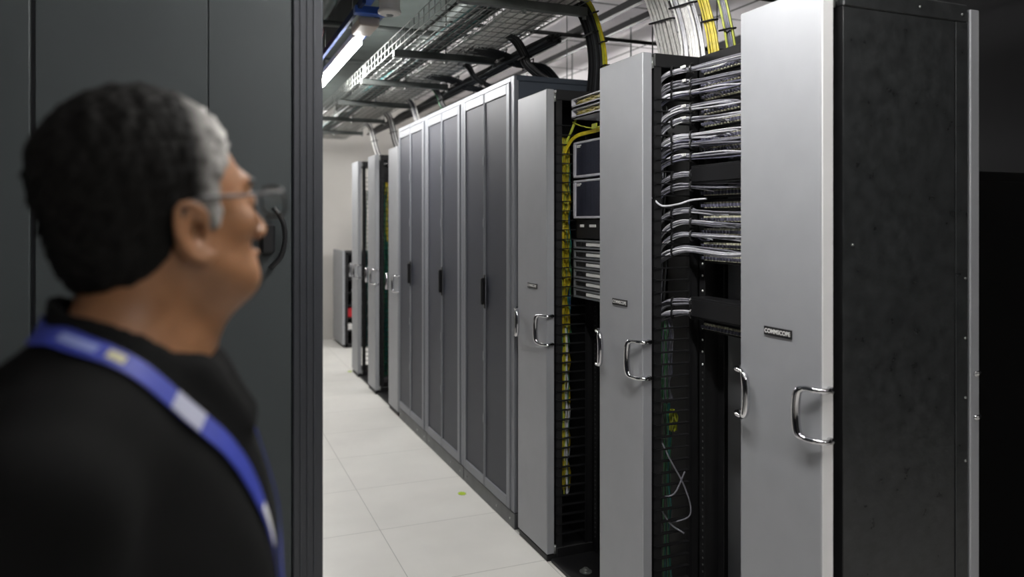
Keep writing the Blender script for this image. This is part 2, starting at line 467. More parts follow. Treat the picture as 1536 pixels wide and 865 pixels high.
# cage nuts on the far post of the nearest rack
for rk, y, zs, r in ((rk2, 2.374, [1.58 - (v - 333) * 0.00246 for v in (396, 414, 437, 493, 511, 529, 548)], 0.0045),):
    for z in zs:
        MB().cyl((1.733, y, z), (1.7349, y, z), r, 10).build('cage_nut', M['labelwhite'], rk)
hb = MB()
for i in range(36):
    z = 1.02 - i * 0.0255
    hb.box(1.7338, 1.7349, 2.371, 2.377, z - 0.0035, z + 0.0035)
for i in range(50):
    z = 1.30 - i * 0.0222
    hb.box(1.7338, 1.7349, 1.876, 1.884, z - 0.004, z + 0.004)
tag(hb.build('post_hole', M['strut'], rk2), kind='stuff')
hb = MB()
for i in range(50):
    z = 1.18 - i * 0.0222
    hb.box(1.7338, 1.7349, 3.208, 3.214, z - 0.0035, z + 0.0035)
tag(hb.build('post_hole', M['strut'], rk3), kind='stuff')
# bolt with washer on the near rack's foot
MB().lathe([(0.028, 0.018), (0.028, 0.021), (0.016, 0.022), (0.016, 0.030), (0.009, 0.031), (0.009, 0.036)], (1.60, 3.05, 0), 20).build('anchor_bolt', M['zinc'], rk3)

# ---- equipment in the second rack (u 858..898)
XE = 1.618
ye0, ye1 = 2.738, 3.205
def zz(v, s=0.003109): return 1.58 + (333 - v) * s
# fibre trays
for i, (za, zb) in enumerate(((2.107, 2.150), (2.058, 2.101))):
    r_ = empty('fiber_tray', (1.70, (ye0 + ye1) / 2, za), 'pale tray of coiled yellow fibre, %s of the pair at the rack top' % ('upper' if i == 0 else 'lower'), 'fibre tray', 'yellow fibre trays')
    MB().box(XE - 0.012, 1.85, ye0, ye1, za, za + 0.006).box(XE - 0.012, 1.85, ye1 - 0.006, ye1, za, zb).box(XE - 0.012, 1.85, ye0, ye0 + 0.006, za, zb).box(1.80, 1.85, ye0, ye1, za, zb).box(XE - 0.012, XE - 0.008, ye0, ye1, za, za + 0.012).box(XE - 0.012, 1.85, ye0, ye1, zb - 0.003, zb).build('tray', M['gearframe'], r_)
    fb = MB()
    for k in range(9):
        zc = za + 0.012 + 0.0025 * k
        ys = np.linspace(ye0 + 0.02, ye1 - 0.02 - 0.006 * (k % 3), 12)
        fb.tube([(XE + 0.004 + 0.006 * math.sin(3 * j + k) + 0.012 * (k % 2), yy, zc + 0.003 * math.sin(j * 1.7 + k)) for j, yy in enumerate(ys)], 0.0032, 6)
    fb.build('fiber_coil', M['fiber'], r_)
# chassis
for i, (za, zb) in enumerate(((1.785, 1.950), (1.597, 1.773))):
    r_ = empty('switch_chassis', (1.75, (ye0 + ye1) / 2, za), 'tall switch with pale frame and dark blue grille, %s of the two' % ('upper' if i == 0 else 'lower'), 'network switch', 'large dark blue switches')
    MB().box(XE + 0.01, 1.98, ye0, ye1, za, zb, 0.003).build('case', M['gearframe'], r_)
    fb = MB()
    fb.box(XE - 0.002, XE + 0.01, ye0, ye1, zb - 0.010, zb, 0.002).box(XE - 0.002, XE + 0.01, ye0, ye1, za, za + 0.010, 0.002)
    fb.box(XE - 0.002, XE + 0.01, ye1 - 0.022, ye1, za + 0.01, zb - 0.01).box(XE - 0.002, XE + 0.01, ye0, ye0 + 0.022, za + 0.01, zb - 0.01)
    fb.build('bezel', M['gearframe'], r_)
    gb = MB()
    gb.box(XE + 0.003, XE + 0.0102, ye0 + 0.022, ye1 - 0.022, za + 0.01, zb - 0.01)
    nn = 26
    for k in range(nn):
        zc = za + 0.014 + (zb - za - 0.028) * k / (nn - 1)
        gb.box(XE + 0.0005, XE + 0.003, ye0 + 0.024, ye1 - 0.024, zc - 0.0013, zc + 0.0013)
    gb.build('grille', M['geardark'], r_)
    MB().box(XE - 0.001, XE + 0.001, ye1 - 0.075, ye1 - 0.032, zb - 0.021, zb - 0.015).box(XE - 0.001, XE + 0.001, ye1 - 0.065, ye1 - 0.032, zb - 0.027, zb - 0.023).build('badge', M['labelwhite'], r_)
# black panel with labels
r_ = empty('blank_panel', (1.70, (ye0 + ye1) / 2, 1.504), 'black panel with two small white labels under the dark blue switches', 'rack panel')
MB().box(XE + 0.015, 1.75, ye0, ye1, 1.504, 1.592, 0.002).build('panel', M['black'], r_)
for (a, b, z) in ((ye1 - 0.075, ye1 - 0.04, 1.563), (ye1 - 0.19, ye1 - 0.13, 1.563), (ye1 - 0.30, ye1 - 0.24, 1.563)):
    MB().box(XE + 0.013, XE + 0.015, a, b, z - 0.006, z + 0.006).build('label_strip', M['labelwhite'], r_)
# thin switches
tops = [1.498, 1.451, 1.406, 1.362, 1.317, 1.272]
proto = None
for i, zt in enumerate(tops):
    lab = 'thin grey switch with white label strip, %s of the six' % (['topmost', 'second', 'third', 'fourth', 'fifth', 'bottommost'][i])
    if proto is None:
        r_ = empty('network_switch', (1.75, (ye0 + ye1) / 2, zt - 0.04), lab, 'network switch', 'thin rack switches')
        MB().box(XE + 0.006, 1.95, ye0, ye1, zt - 0.040, zt, 0.002).build('case', M['gear'], r_)
        MB().box(XE - 0.001, XE + 0.006, ye0, ye1, zt - 0.008, zt - 0.001, 0.001).box(XE - 0.001, XE + 0.006, ye0, ye1, zt - 0.040, zt - 0.032, 0.001).box(XE - 0.001, XE + 0.006, ye1 - 0.014, ye1, zt - 0.040, zt).build('bezel', M['gear'], r_)
        pb = MB()
        for k in range(6):
            pb.box(XE + 0.003, XE + 0.0062, ye1 - 0.032 - k * 0.017, ye1 - 0.018 - k * 0.017, zt - 0.029, zt - 0.011)
        pb.build('port_block', M['black'], r_)
        MB().box(XE - 0.001, XE + 0.007, ye0 + 0.02, ye1 - 0.125, zt - 0.026, zt - 0.013).build('label_strip', M['labelwhite'], r_)
        proto = r_
    else:
        c = copy_tree(proto); c.location.z = zt - 0.04; c['label'] = lab
# lower small device
r_ = empty('media_converter', (1.72, 2.85, 1.16), 'small black box with pale slots under the thin switches', 'network device')
MB().box(XE + 0.02, 1.85, 2.74, 2.98, 1.165, 1.235, 0.002).build('case', M['black_plastic'], r_)
for k in range(3):
    MB().box(XE + 0.016, XE + 0.0205, 2.80, 2.95, 1.175 + k * 0.02, 1.183 + k * 0.02).build('slot', M['gear'], r_)

# ------------------------------------------------------------------ patch panels and bundles in the nearest rack
XP = 1.735
pvs = [113, 132, 151, 172, 190, 211, 229, 290, 308, 328, 346, 366, 384, 484]
proto = None
vis = 0
for i, v in enumerate(pvs):
    z = 1.58 + (333 - v) * 0.00252
    lab = 'black patch panel with cream jacks, %s from the top in the nearest rack' % (ORD[i] if i else 'first')
    if proto is None:
        r_ = empty('patch_bay', (XP, 2.13, z), lab, 'patch panel', 'patch panels in the nearest rack')
        MB().box(XP - 0.006, XP - 0.001, R2y[0] + 0.022, R2y[1] - 0.045, z - 0.021, z + 0.021, 0.001).build('panel', M['black'], r_)
        jb = MB()
        for k in range(24):
            yy = R2y[0] + 0.045 + k * 0.0185
            jb.box(XP - 0.016, XP - 0.006, yy, yy + 0.0125, z - 0.012, z + 0.010, 0.0008)
        jb.build('jack_row', M['port'], r_)
        pb = MB()
        for k in range(24):
            yy = R2y[0] + 0.045 + k * 0.0185
            pb.box(XP - 0.030, XP - 0.016, yy + 0.003, yy + 0.010, z - 0.008, z + 0.003)
        pb.build('plug_row', M['cablelilac'], r_)
        proto = r_; zp = z
    else:
        c = copy_tree(proto); c.location.z = z; c['label'] = lab
# horizontal blank managers
for i, (v0, v1, nm) in enumerate(((248, 276, 'upper'), (446, 478, 'lower'))):
    za, zb = 1.58 + (333 - v1) * 0.0024, 1.58 + (333 - v0) * 0.0024
    r_ = empty('cable_trough', (1.72, 2.12, za), '%s black horizontal cable trough across the nearest rack' % nm, 'cable trough', 'black cable troughs')
    MB().box(1.655, 1.662, 1.87, 2.335, za, zb, 0.002).box(1.662, 1.73, 1.87, 2.335, za, za + 0.004).box(1.662, 1.73, 1.87, 2.335, zb - 0.004, zb).build('trough', M['black_plastic'], r_)
    MB().box(1.650, 1.655, 1.885, 2.325, za + 0.008, zb - 0.008, 0.001).build('cover', M['black_plastic'], r_)
# bundles
bvs = [(104, 0), (125, 0), (141, 0), (163, 0), (181, 0), (205, 0), (218, 0), (237, 0), (263, 1), (281, 0), (319, 0), (336, 0), (355, 0), (377, 0), (455, 1), (472, 0)]
ZM = 0.00243
for i, (v, short) in enumerate(bvs):
    z = 1.58 + (333 - v) * ZM
    lab = 'grey patch cable bundle, %s from the top in the nearest rack' % (ORD[i] if i else 'first')
    r_ = empty('patch_cable_bundle', (1.68, 2.33, z), lab, 'cable bundle', 'grey patch cable bundles')
    mbs = [MB(), MB(), MB()]
    nc = 8 if not short else 7
    arch = 0.012 + 0.014 * random.random()
    droop = 0.02 + 0.04 * random.random()
    wide = 0.8 + 0.5 * random.random()
    for c in range(nc):
        a = 2 * PI * c / nc + random.random(); rr = 0.011 * math.sqrt(random.random()) * wide
        oy, oz = math.cos(a) * rr, math.sin(a) * rr * 1.1
        yport = random.uniform(1.90, 2.31)
        zport = z - 0.010 + random.uniform(-0.006, 0.008)
        j = lambda s=0.004: random.uniform(-s, s)
        pts = []
        if not short:
            pts += [(XP - 0.026, yport, zport), (XP - 0.052, yport + 0.012, zport + 0.006 + j())]
            if yport < 2.22: pts.append((1.675 + oy * .4 + j(), (yport + 2.31) / 2 + j(), z + oz + j()))
        else:
            pts += [(1.672, 2.30, z + oz * .6)]
        pts += [(1.668 + oy * .7, 2.345, z + oz * .8 + arch * .3),
                (1.640 + oy, 2.385, z + oz + arch * .2), (1.605 + oy, 2.420, z + oz - droop * .35 + j()),
                (1.585 + oy, 2.445, z - 0.02 + oz * .5 - droop * .8), (1.585 + oy, 2.462, z - 0.06 - droop)]
        q = random.random()
        mbs[0 if q < 0.55 else (1 if q < 0.85 else 2)].tube(smooth_path(pts, 6), 0.0034, 6)
    for mb_, nm, mm in zip(mbs, ('grey_cable', 'pale_cable', 'slate_cable'), ('cablegrey', 'cablegrey2', 'cablelilac')):
        if mb_.v: mb_.build('cable', M[mm], r_)
    # straps
    for (x, y) in ((1.668, 2.345), (1.622, 2.402)):
        if random.random() < 0.85:
            sb = MB()
            zc = z + arch * .25 - (0 if y < 2.36 else droop * .15)
            d = Vector((-0.6, 0.8, 0)) if y > 2.36 else Vector((-0.3, 0.95, 0))
            d.normalize(); s_ = Vector((d.y, -d.x, 0))
            ring = [Vector((x, y, zc)) + s_ * (0.0165 * math.cos(A)) + Vector((0, 0, 0.0175 * math.sin(A))) for A in np.linspace(0, 2 * PI, 14, endpoint=False)]
            sb.tube(ring, 0.004, 5, closed=True)
            sb.build('strap', M['black_plastic'], r_)
    if i in (1, 3, 4, 7, 0):
        MB().box(1.642, 1.648, 2.355, 2.385, z + 0.008, z + 0.018, 0.001).build('tag', M['labelwhite'], r_)
# single loose cable
o = MB().tube(smooth_path([(1.70, 2.30, 1.665), (1.66, 2.34, 1.660), (1.62, 2.37, 1.645), (1.57, 2.395, 1.640), (1.548, 2.42, 1.668), (1.555, 2.46, 1.68)], 6), 0.004, 6).build('loose_cable', M['cablegrey2'])
tag(o, 'single loose grey cable sagging below the short upper bundle of the nearest rack', 'cable')

# vertical bundles inside managers (seen through the fingers)
def vbundle(name, xc, y, zs, r, n, mats, label, cat='cable bundle', wob=0.006, strap=True, group=None, seg=14):
    root = empty(name, (xc, y, zs[-1]), label, cat, group)
    mbs = {k: MB() for k in mats}
    for c in range(n):
        a = 2 * PI * random.random(); rr = r * math.sqrt(random.random())
        ox, oy = math.cos(a) * rr, math.sin(a) * rr
        pts = []
        for k in range(seg + 1):
            z = zs[0] + (zs[-1] - zs[0]) * k / seg
            wv = 0.6 + 0.5 * abs(math.sin(k * 1.9))
            pts.append((xc + ox * wv + random.uniform(-wob, wob), y + oy * wv + random.uniform(-wob, wob) * .5, z))
        mbs[mats[c % len(mats)]].tube(smooth_path(pts, 3), 0.0032, 5)
    for k in mats: mbs[k].build('cable', M[k], root)
    return root

vbundle('fiber_cable_bundle', 1.600, 3.276, (1.98, 0.32), 0.030, 30, ['yellow', 'yellow', 'yellow2', 'yellow'][:3], 'tall yellow fibre cable bundle hanging in the manager left of the thin switches', seg=22)
vbundle('teal_cable_bundle', 1.625, 3.292, (1.86, 1.05), 0.02, 12, ['teal', 'green', 'bluecable'], 'teal and blue cable bundle behind the tall yellow fibre bundle')
vbundle('green_cable_bundle', 1.60, 3.268, (1.08, 0.30), 0.024, 12, ['green', 'yellow2', 'cablegrey2'], 'mixed green cable bundle hanging low beside the yellow fibre bundle', seg=12)
vbundle('grey_cable_bundle', 1.622, 2.447, (1.22, 0.92), 0.026, 16, ['cablegrey', 'green', 'cablelilac'], 'grey-green cable bundle hanging in the manager below the patch cables', seg=6)
vbundle('dark_cable_bundle', 1.622, 2.447, (0.90, 0.12), 0.02, 9, ['teal', 'cablecharcoal', 'green'], 'dark teal cable bundle hanging low beside the nearest open rack', seg=8)
vbundle('lime_cable_bundle', 1.640, 2.438, (0.88, 0.80), 0.022, 10, ['yellow2'], 'short lime cable coil among the dark cables of the nearest rack', seg=3)
vbundle('charcoal_cable_bundle', 1.60, 2.47, (2.10, 1.24), 0.03, 14, ['cablecharcoal', 'cablegrey'], 'charcoal cable bundle behind the grey patch cable loops', seg=8)
vbundle('far_teal_cable_bundle', 1.60, 7.03, (1.95, 0.15), 0.035, 18, ['teal', 'green', 'teal'], 'teal cable bundle in the second manager from the far end', seg=12)
vbundle('far_yellow_cable_bundle', 1.61, 6.99 + 0.03, (1.95, 1.4), 0.025, 6, ['yellow'], 'short yellow cable bundle above the far teal cables', seg=5)
vbundle('far_dark_cable_bundle', 1.60, 7.86, (1.9, 0.3), 0.03, 10, ['cablecharcoal', 'teal'], 'dark cable bundle in the farthest full-height manager', seg=8)
# crossing thin cables low in nearest rack
mb_ = MB()
mb_.tube(smooth_path([(1.58, 2.44, 0.80), (1.60, 2.40, 0.72), (1.66, 2.38, 0.60), (1.68, 2.375, 0.50), (1.62, 2.42, 0.46)], 6), 0.003, 6)
tag(mb_.build('thin_cable', M['cablegrey']), 'thin grey cable hanging low in the nearest rack, the longer of two that cross', 'cable', 'thin crossing cables')
mb_ = MB()
mb_.tube(smooth_path([(1.66, 2.38, 0.66), (1.62, 2.39, 0.58), (1.58, 2.43, 0.55), (1.61, 2.41, 0.47), (1.66, 2.385, 0.43)], 6), 0.003, 6)
tag(mb_.build('thin_cable', M['cablegrey']), 'thin grey cable hanging low in the nearest rack, the shorter of two that cross', 'cable', 'thin crossing cables')
# white bundle at the near manager side
vbundle('white_cable_bundle', 1.80, 1.93, (1.24, 0.98), 0.018, 8, ['cablewhite'], 'white cable bundle peeking out left of the nearest silver door', seg=5)
# yellow feeds above the switches
root = empty('yellow_feed_cables', (1.65, 3.05, 1.96), 'yellow fibre cables sweeping from the bundle over the upper dark blue switch', 'cable bundle')
a_, b_ = MB(), MB()
for k in range(9):
    j = random.uniform(-0.007, 0.007)
    a_.tube(smooth_path([(1.598 + j, 3.27, 1.86 + j), (1.60, 3.24 + j, 1.93 + j), (1.612, 3.18, 1.975 + j), (1.62, 3.05, 1.985 + j), (1.635, 2.76, 1.99 + j)], 6), 0.0035, 6)
for k in range(5):
    j = random.uniform(-0.008, 0.008)
    b_.tube(smooth_path([(1.66 + j, 3.225, 2.10), (1.63 + j, 3.235, 2.02), (1.60 + j, 3.255, 1.93), (1.575 + j, 3.27, 1.80), (1.56 + j, 3.27, 1.66 + j), (1.575, 3.28, 1.45)], 6), 0.0033, 6)
a_.build('sweeping_cable', M['yellow'], root); b_.build('hanging_cable', M['yellow2'], root)
o = MB().tube(smooth_path([(1.61, 3.20, 2.045), (1.606, 3.10, 2.015), (1.606, 2.98, 1.995), (1.61, 2.80, 2.0)], 5), 0.003, 6).box(1.600, 1.606, 2.955, 2.995, 1.990, 2.012).build('tagged_cable', [M['yellow2']])
tag(o, 'thin yellow cable with a tag strung between fibre trays and upper switch', 'cable')

# ------------------------------------------------------------------ grey server cabinets
def cabinet(y0, label):
    w = 0.82; y1 = y0 + w - 0.003
    HT = 2.337
    root = empty('server_cabinet', (2.0, y0 + w / 2, 0), label, 'server cabinet', 'grey mesh-doored server cabinets')
    MB().box(XF + 0.03, 2.55, y0, y1, 0.085, HT - 0.03, 0.004).build('body', M['blueside'], root)
    MB().box(XF + 0.012, 2.56, y0 - 0.001, y1 + 0.001, HT - 0.03, HT, 0.004).build('roof', M['blueside'], root)
    pl = MB().box(XF + 0.004, 2.53, y0 + 0.002, y1 - 0.002, 0.0, 0.083, 0.003).build('plinth', M['plinth'], root)
    for yy in (y0 + 0.06, y1 - 0.06, y0 + 0.25):
        MB().cyl((XF + 0.001, yy, 0.042), (XF + 0.005, yy, 0.042), 0.006, 10).build('screw', M['zinc'], pl)
    fb = MB()
    fb.box(XF + 0.002, XF + 0.03, y0, y0 + 0.045, 0.087, HT - 0.002, 0.003)
    fb.box(XF + 0.002, XF + 0.03, y1 - 0.03, y1, 0.087, HT - 0.002, 0.003)
    fb.box(XF + 0.002, XF + 0.03, y0 + 0.045, y1 - 0.03, HT - 0.03, HT - 0.002, 0.002)
    fb.build('face_frame', M['cabsilver'], root)
    ym = y0 + 0.428
    for k, (a, b) in enumerate(((y0 + 0.049, ym - 0.0015), (ym + 0.0015, y1 - 0.033))):
        db = MB()
        za, zb = 0.092, HT - 0.034
        l = 0.042 if k == 0 else 0.010; rr = 0.010 if k == 0 else 0.028
        db.box(XF - 0.006, XF + 0.016, a, a + l, za, zb, 0.003)
        db.box(XF - 0.006, XF + 0.016, b - rr, b, za, zb, 0.003)
        db.box(XF - 0.006, XF + 0.016, a + l, b - rr, za, za + 0.055, 0.003)
        db.box(XF - 0.006, XF + 0.016, a + l, b - rr, zb - 0.055, zb, 0.003)
        d = db.build('door', M['cabsilver'], root)
        MB().box(XF + 0.002, XF + 0.006, a + l, b - rr, za + 0.055, zb - 0.055).build('mesh_panel', M['perf'], d)
        if k == 0:
            hb = MB()
            hb.box(XF - 0.012, XF - 0.006, ym - 0.024, ym - 0.001, 1.095, 1.285, 0.003)
            hb.box(XF - 0.030, XF - 0.010, ym - 0.021, ym - 0.004, 1.115, 1.268, 0.006)
            hb.build('handle', M['black_plastic'], d)
        for zz_ in (0.45, 0.80, 1.55, 1.90):
            MB().box(XF - 0.010, XF - 0.005, (ym - 0.012) if k == 0 else (ym + 0.002), (ym - 0.002) if k == 0 else (ym + 0.012), zz_, zz_ + 0.05, 0.002).build('latch', M['cabsilver'], d)
    return root
cabinet(3.637, 'grey mesh-doored server cabinet nearest the camera of the three')
cabinet(4.457, 'middle of the three grey mesh-doored server cabinets')
cabinet(5.277, 'farthest of the three grey mesh-doored server cabinets')

# ------------------------------------------------------------------ half-height rack by the back wall
root = empty('low_rack', (1.9, 10.03, 0), 'waist-high open rack with grey door standing by the white back wall', 'rack')
MB().box(1.66, 1.69, 9.69, 10.40, 0.04, 1.22, 0.003).build('door', M['silver'], root)
fb = MB()
for xx in (1.70, 2.17):
    for yy in (9.70, 10.36): fb.box(xx, xx + 0.03, yy, yy + 0.03, 0, 1.2)
fb.box(1.70, 2.2, 9.70, 10.39, 0.0, 0.05).box(1.70, 2.2, 9.70, 10.39, 1.17, 1.2).box(1.72, 2.18, 10.2, 10.22, 0.05, 1.17)
for k in range(6): fb.box(1.72, 2.18, 9.73, 10.36, 0.2 + k * .16, 0.212 + k * .16)
fb.build('frame', M['black'], root)
o = MB().box(1.72, 1.80, 9.76, 9.86, 0.372, 0.50, 0.01).build('red_box', M['red']); tag(o, 'small red box inside the waist-high rack by the back wall', 'box')
o = MB().box(1.72, 1.79, 9.745, 9.85, 0.212, 0.30, 0.01).build('white_box', M['white']); tag(o, 'small white box below the red box in the waist-high rack', 'box')

# ------------------------------------------------------------------ foreground cabinet at the left
XL, YL = 0.300, 2.06
root = empty('tall_cabinet', (-0.8, YL + 0.45, 0), 'large dark grey cabinet with flat end panels behind the man', 'cabinet')
MB().box(-2.2, XL - 0.006, YL + 0.006, YL + 0.95, 0.0, 2.45).build('body', M['greytrim'], root)
def uy(u, y):   # x at image column u on plane y
    k = (u - 768) / 1150.; c, s = math.cos(TH), math.sin(TH)
    return (k * c * y + s * y) / (c - k * s)
TH = math.atan2(469, 1150)
xs_ = uy(438, YL); xm_ = uy(50, YL); xn_ = uy(312, YL)
for (a, b) in ((-2.2, xm_ - 0.005), (xm_ + 0.005, xn_ - 0.0008), (xn_ + 0.0008, xs_ - 0.003)):
    MB().box(a, b, YL - 0.012, YL + 0.006, 0.05, 2.40, 0.002).build('end_panel', M['greydark'], root)
cp = MB().box(xs_, XL, YL - 0.014, YL + 0.03, 0.0, 2.45, 0.004)
for k in range(3):
    xx = xs_ + 0.018 + k * 0.017
    cp.box(xx, xx + 0.004, YL - 0.0165, YL - 0.012, 0.0, 2.44, 0.001)
cp.build('corner_post', M['greytrim'], root)
lx = uy(402, YL - 0.02)
lz = 1.58 + (333 - 357) * 2.02 / 1150
lt = MB().box(lx - 0.018, lx + 0.016, YL - 0.040, YL - 0.012, lz - 0.038, lz + 0.038, 0.006).build('latch', M['black_plastic'], root)
MB().tube(smooth_path([(lx + 0.012, YL - 0.03, lz + 0.080), (lx + 0.034, YL - 0.035, lz + 0.045), (lx + 0.040, YL - 0.035, lz), (lx + 0.030, YL - 0.035, lz - 0.045), (lx + 0.004, YL - 0.03, lz - 0.075)], 6), 0.0065, 8).build('bail', M['black_plastic'], lt)

# ------------------------------------------------------------------ black cabinet at the far right
root = empty('black_cabinet', (3.45, 2.6, 0), 'matt black cabinet in the dark right of the nearest silver door', 'cabinet')
MB().box(2.75, 4.3, 2.2, 2.95, 0.0, 1.79, 0.004).build('body', M['blackcab'], root)
MB().box(2.78, 4.27, 2.19, 2.2, 0.08, 1.75, 0.003).build('panel', M['blackcab'], root)

# ------------------------------------------------------------------ overhead: basket trays
TZ = 2.60
def basket(x0, x1, ya, yb, label, side=0.09, name='wire_cable_tray'):
    root = empty(name, ((x0 + x1) / 2, (ya + yb) / 2, TZ), label, 'cable tray', 'wire basket cable trays')
    mb = MB()
    y = ya
    while y <= yb:
        mb.tube([(x0, y, TZ + side), (x0, y, TZ), (x1, y, TZ), (x1, y, TZ + side)], 0.0026, 5)
        y += 0.1
    n = int(round((x1 - x0) / 0.05))
    for k in range(n + 1):
        xx = x0 + (x1 - x0) * k / n
        mb.tube([(xx, ya, TZ + 0.004), (xx, yb, TZ + 0.004)], 0.0026, 5)
    for zz_ in (side * .5, side):
        for xx in (x0, x1): mb.tube([(xx, ya, TZ + zz_), (xx, yb, TZ + zz_)], 0.0028, 5)
    mb.build('wire_basket', M['zinc'], root)
    for yy in (3.3, 5.4, 7.5):
        MB().box(x0 - 0.003, x0 - 0.001, yy - 0.03, yy + 0.03, TZ + 0.01, TZ + side - 0.01).build('splice_plate', M['zinc'], root)
    return root
basket(1.077, 1.370, 1.25, 9.6, 'left wire basket cable tray with open bottom, above the aisle edge')
basket(1.395, 1.668, 1.25, 9.6, 'right wire basket cable tray carrying white cables above the silver doors')
# cable runs
def run(name, x0, x1, n, r, mats, label, ya=1.25, yb=9.6, z0=TZ + 0.012, layers=2):
    root = empty(name, ((x0 + x1) / 2, (ya + yb) / 2, z0), label, 'cable run')
    mbs = {k: MB() for k in mats}
    for c in range(n):
        lay = c % layers
        x = x0 + (x1 - x0) * (c + 0.5) / n
        ph = random.uniform(0, 6)
        pts = [(x + 0.008 * math.sin(ph + t * 1.3), ya + (yb - ya) * t / 24, z0 + lay * 2 * r + 0.003 * math.sin(ph * 2 + t)) for t in range(25)]
        mbs[mats[c % len(mats)]].tube(pts, r, 5)
    for k in mats: mbs[k].build('cable', M[k], root)
run('white_cable_run', 1.41, 1.655, 44, 0.0055, ['cablewhite'], 'mass of white and grey cables lying in the right basket tray', layers=3)
run('dark_cable_run', 1.22, 1.36, 14, 0.006, ['cablecharcoal', 'teal'], 'few dark cables lying in the left basket tray', layers=2)
# cross bars
cb = [(2.1, 'first'), (3.24, 'second'), (4.45, 'third'), (5.43, 'fourth'), (6.44, 'fifth'), (7.5, 'sixth'), (8.6, 'seventh')]
for y, nm in cb:
    root = empty('strut_bracket', (1.37, y, TZ - 0.04), 'grey strut bracket under the basket trays, %s one counted from the camera' % nm, 'tray bracket', 'grey strut brackets under the trays')
    MB().box(1.06, 1.70, y - 0.02, y + 0.02, TZ - 0.045, TZ - 0.004, 0.003).build('strut', M['strut'], root)
    for xx in (1.382, 1.692):
        MB().cyl((xx, y, TZ - 0.06), (xx, y, CEIL), 0.005, 8).build('threaded_rod', M['strut'], root)
        MB().lathe([(0.011, -0.058), (0.011, -0.046)], (xx, y, TZ), 6).build('nut', M['zinc'], root)

# black strut frames above the rack row
for i, (x, z, m_, lab) in enumerate(((2.42, 2.90, 'darkstrut', 'long dark ceiling strut running along the row behind the cable drops'),
                                (2.95, 3.05, 'darkstrut', 'higher dark ceiling strut running along the row, nearer the right wall'))):
    o = MB().box(x - 0.022, x + 0.022, 0.6, 10.4, z - 0.022, z + 0.022, 0.003).build('ceiling_strut', M[m_]); tag(o, lab, 'strut', 'long ceiling struts')
    for yy in (3.2, 4.9, 6.6, 8.3):
        pass
for i, (y, z, x0, x1, lab) in enumerate(((2.35, 2.87, 1.6, 4.2, 'thin dark cross pipe over the white cable drop'),
                                (3.55, 2.87, 1.5, 4.2, 'thin dark cross pipe passing behind the black cable drop'),
                                (4.75, 2.87, 1.5, 4.2, 'thin dark cross pipe above the grey cabinets'))):
    o = MB().cyl((x0, y, z), (x1, y, z), 0.014, 10).build('cross_pipe', M['darkstrut']); tag(o, lab, 'pipe', 'thin dark cross pipes')
    for xx in (2.0, 3.6): MB().cyl((xx, y, z), (xx, y, CEIL), 0.004, 8).build('hanger', M['darkstrut'], o)
for i, (x, y, lab) in enumerate(((2.30, 3.60, 'thin hanger rod right of the black cable drop'), (2.15, 2.95, 'thin hanger rod left of the white cable drop'), (2.42, 4.9, 'thin hanger rod above the roof of the nearest grey cabinet'), (2.2, 1.9, 'thin hanger rod above the nearest open rack'))):
    o = MB().cyl((x, y, 2.30 if y < 4 else 2.36), (x, y, CEIL), 0.004, 8).build('hanger_rod', M['strut']); tag(o, lab, 'rod', 'thin hanger rods')
# light grey cross channel
o = MB().box(1.70, 4.0, 3.02, 3.07, 2.72, 2.76, 0.003).build('cross_channel', M['strut']); tag(o, 'pale grey strut channel crossing between black and white cable drops', 'strut')
for xx in (1.9, 3.4): MB().cyl((xx, 3.045, 2.76), (xx, 3.045, CEIL), 0.004, 8).build('hanger', M['darkstrut'], o)

# ------------------------------------------------------------------ cable drops
def drop(name, path, w, t, n, mats, label, straps=(0.45,), r=0.005, group='overhead cable drops', wdir=(0, 1, 0)):
    """ribbon of cables along a path; spread along wdir"""
    root = empty(name, path[-1], label, 'cable drop', group)
    mbs = {k: MB() for k in mats}
    wd = Vector(wdir).normalized()
    sp = smooth_path(path, 8)
    for c in range(n):
        a = (c + 0.5) / n - 0.5
        off = wd * (a * w)
        j = random.uniform(-t, t)
        pts = [p + off * (1 - 0.12 * math.sin(PI * i / (len(sp) - 1))) + Vector((j, 0, 0)) for i, p in enumerate(sp)]
        mbs[mats[c % len(mats)]].tube(pts, r, 5)
    for k in mats: mbs[k].build('cable', M[k], root)
    for s in straps:
        p = sp[int(s * (len(sp) - 1))]
        tdir = (sp[min(len(sp) - 1, int(s * (len(sp) - 1)) + 1)] - sp[int(s * (len(sp) - 1)) - 1]).normalized()
        nn_ = wd.cross(tdir).normalized()
        hw = w / 2 * 0.9 + r; hn = t + r + 0.002
        ring = [p + wd * hw + nn_ * hn, p - wd * hw + nn_ * hn, p - wd * hw - nn_ * hn, p + wd * hw - nn_ * hn]
        MB().tube(ring, 0.004, 5, closed=True).build('strap', M['black_plastic'], root)
    return root
wd1 = (0.25, -1, 0)
drop('white_cable_drop', [(1.60, 2.72, 2.66), (1.68, 2.70, 2.60), (1.735, 2.67, 2.45), (1.765, 2.655, 2.32), (1.785, 2.64, 2.19)], 0.115, 0.010, 22, ['cablewhite', 'cablewhite', 'cablegrey2'][:2], 'wide white cable drop, left one of the two, entering the manager top', (0.62,), wdir=wd1)
drop('white_cable_drop', [(1.60, 2.57, 2.66), (1.70, 2.56, 2.60), (1.755, 2.54, 2.45), (1.79, 2.53, 2.32), (1.80, 2.52, 2.19)], 0.115, 0.010, 22, ['cablewhite', 'cablegrey2'], 'wide white cable drop, right one of the two, beside the yellow cable drop', (0.55,), wdir=wd1)
drop('yellow_cable_drop', [(1.62, 2.47, 2.66), (1.72, 2.455, 2.58), (1.78, 2.44, 2.45), (1.815, 2.43, 2.32), (1.83, 2.425, 2.22)], 0.045, 0.010, 9, ['yellow'], 'yellow cable drop right beside the white cable drops', (0.7,), wdir=wd1)
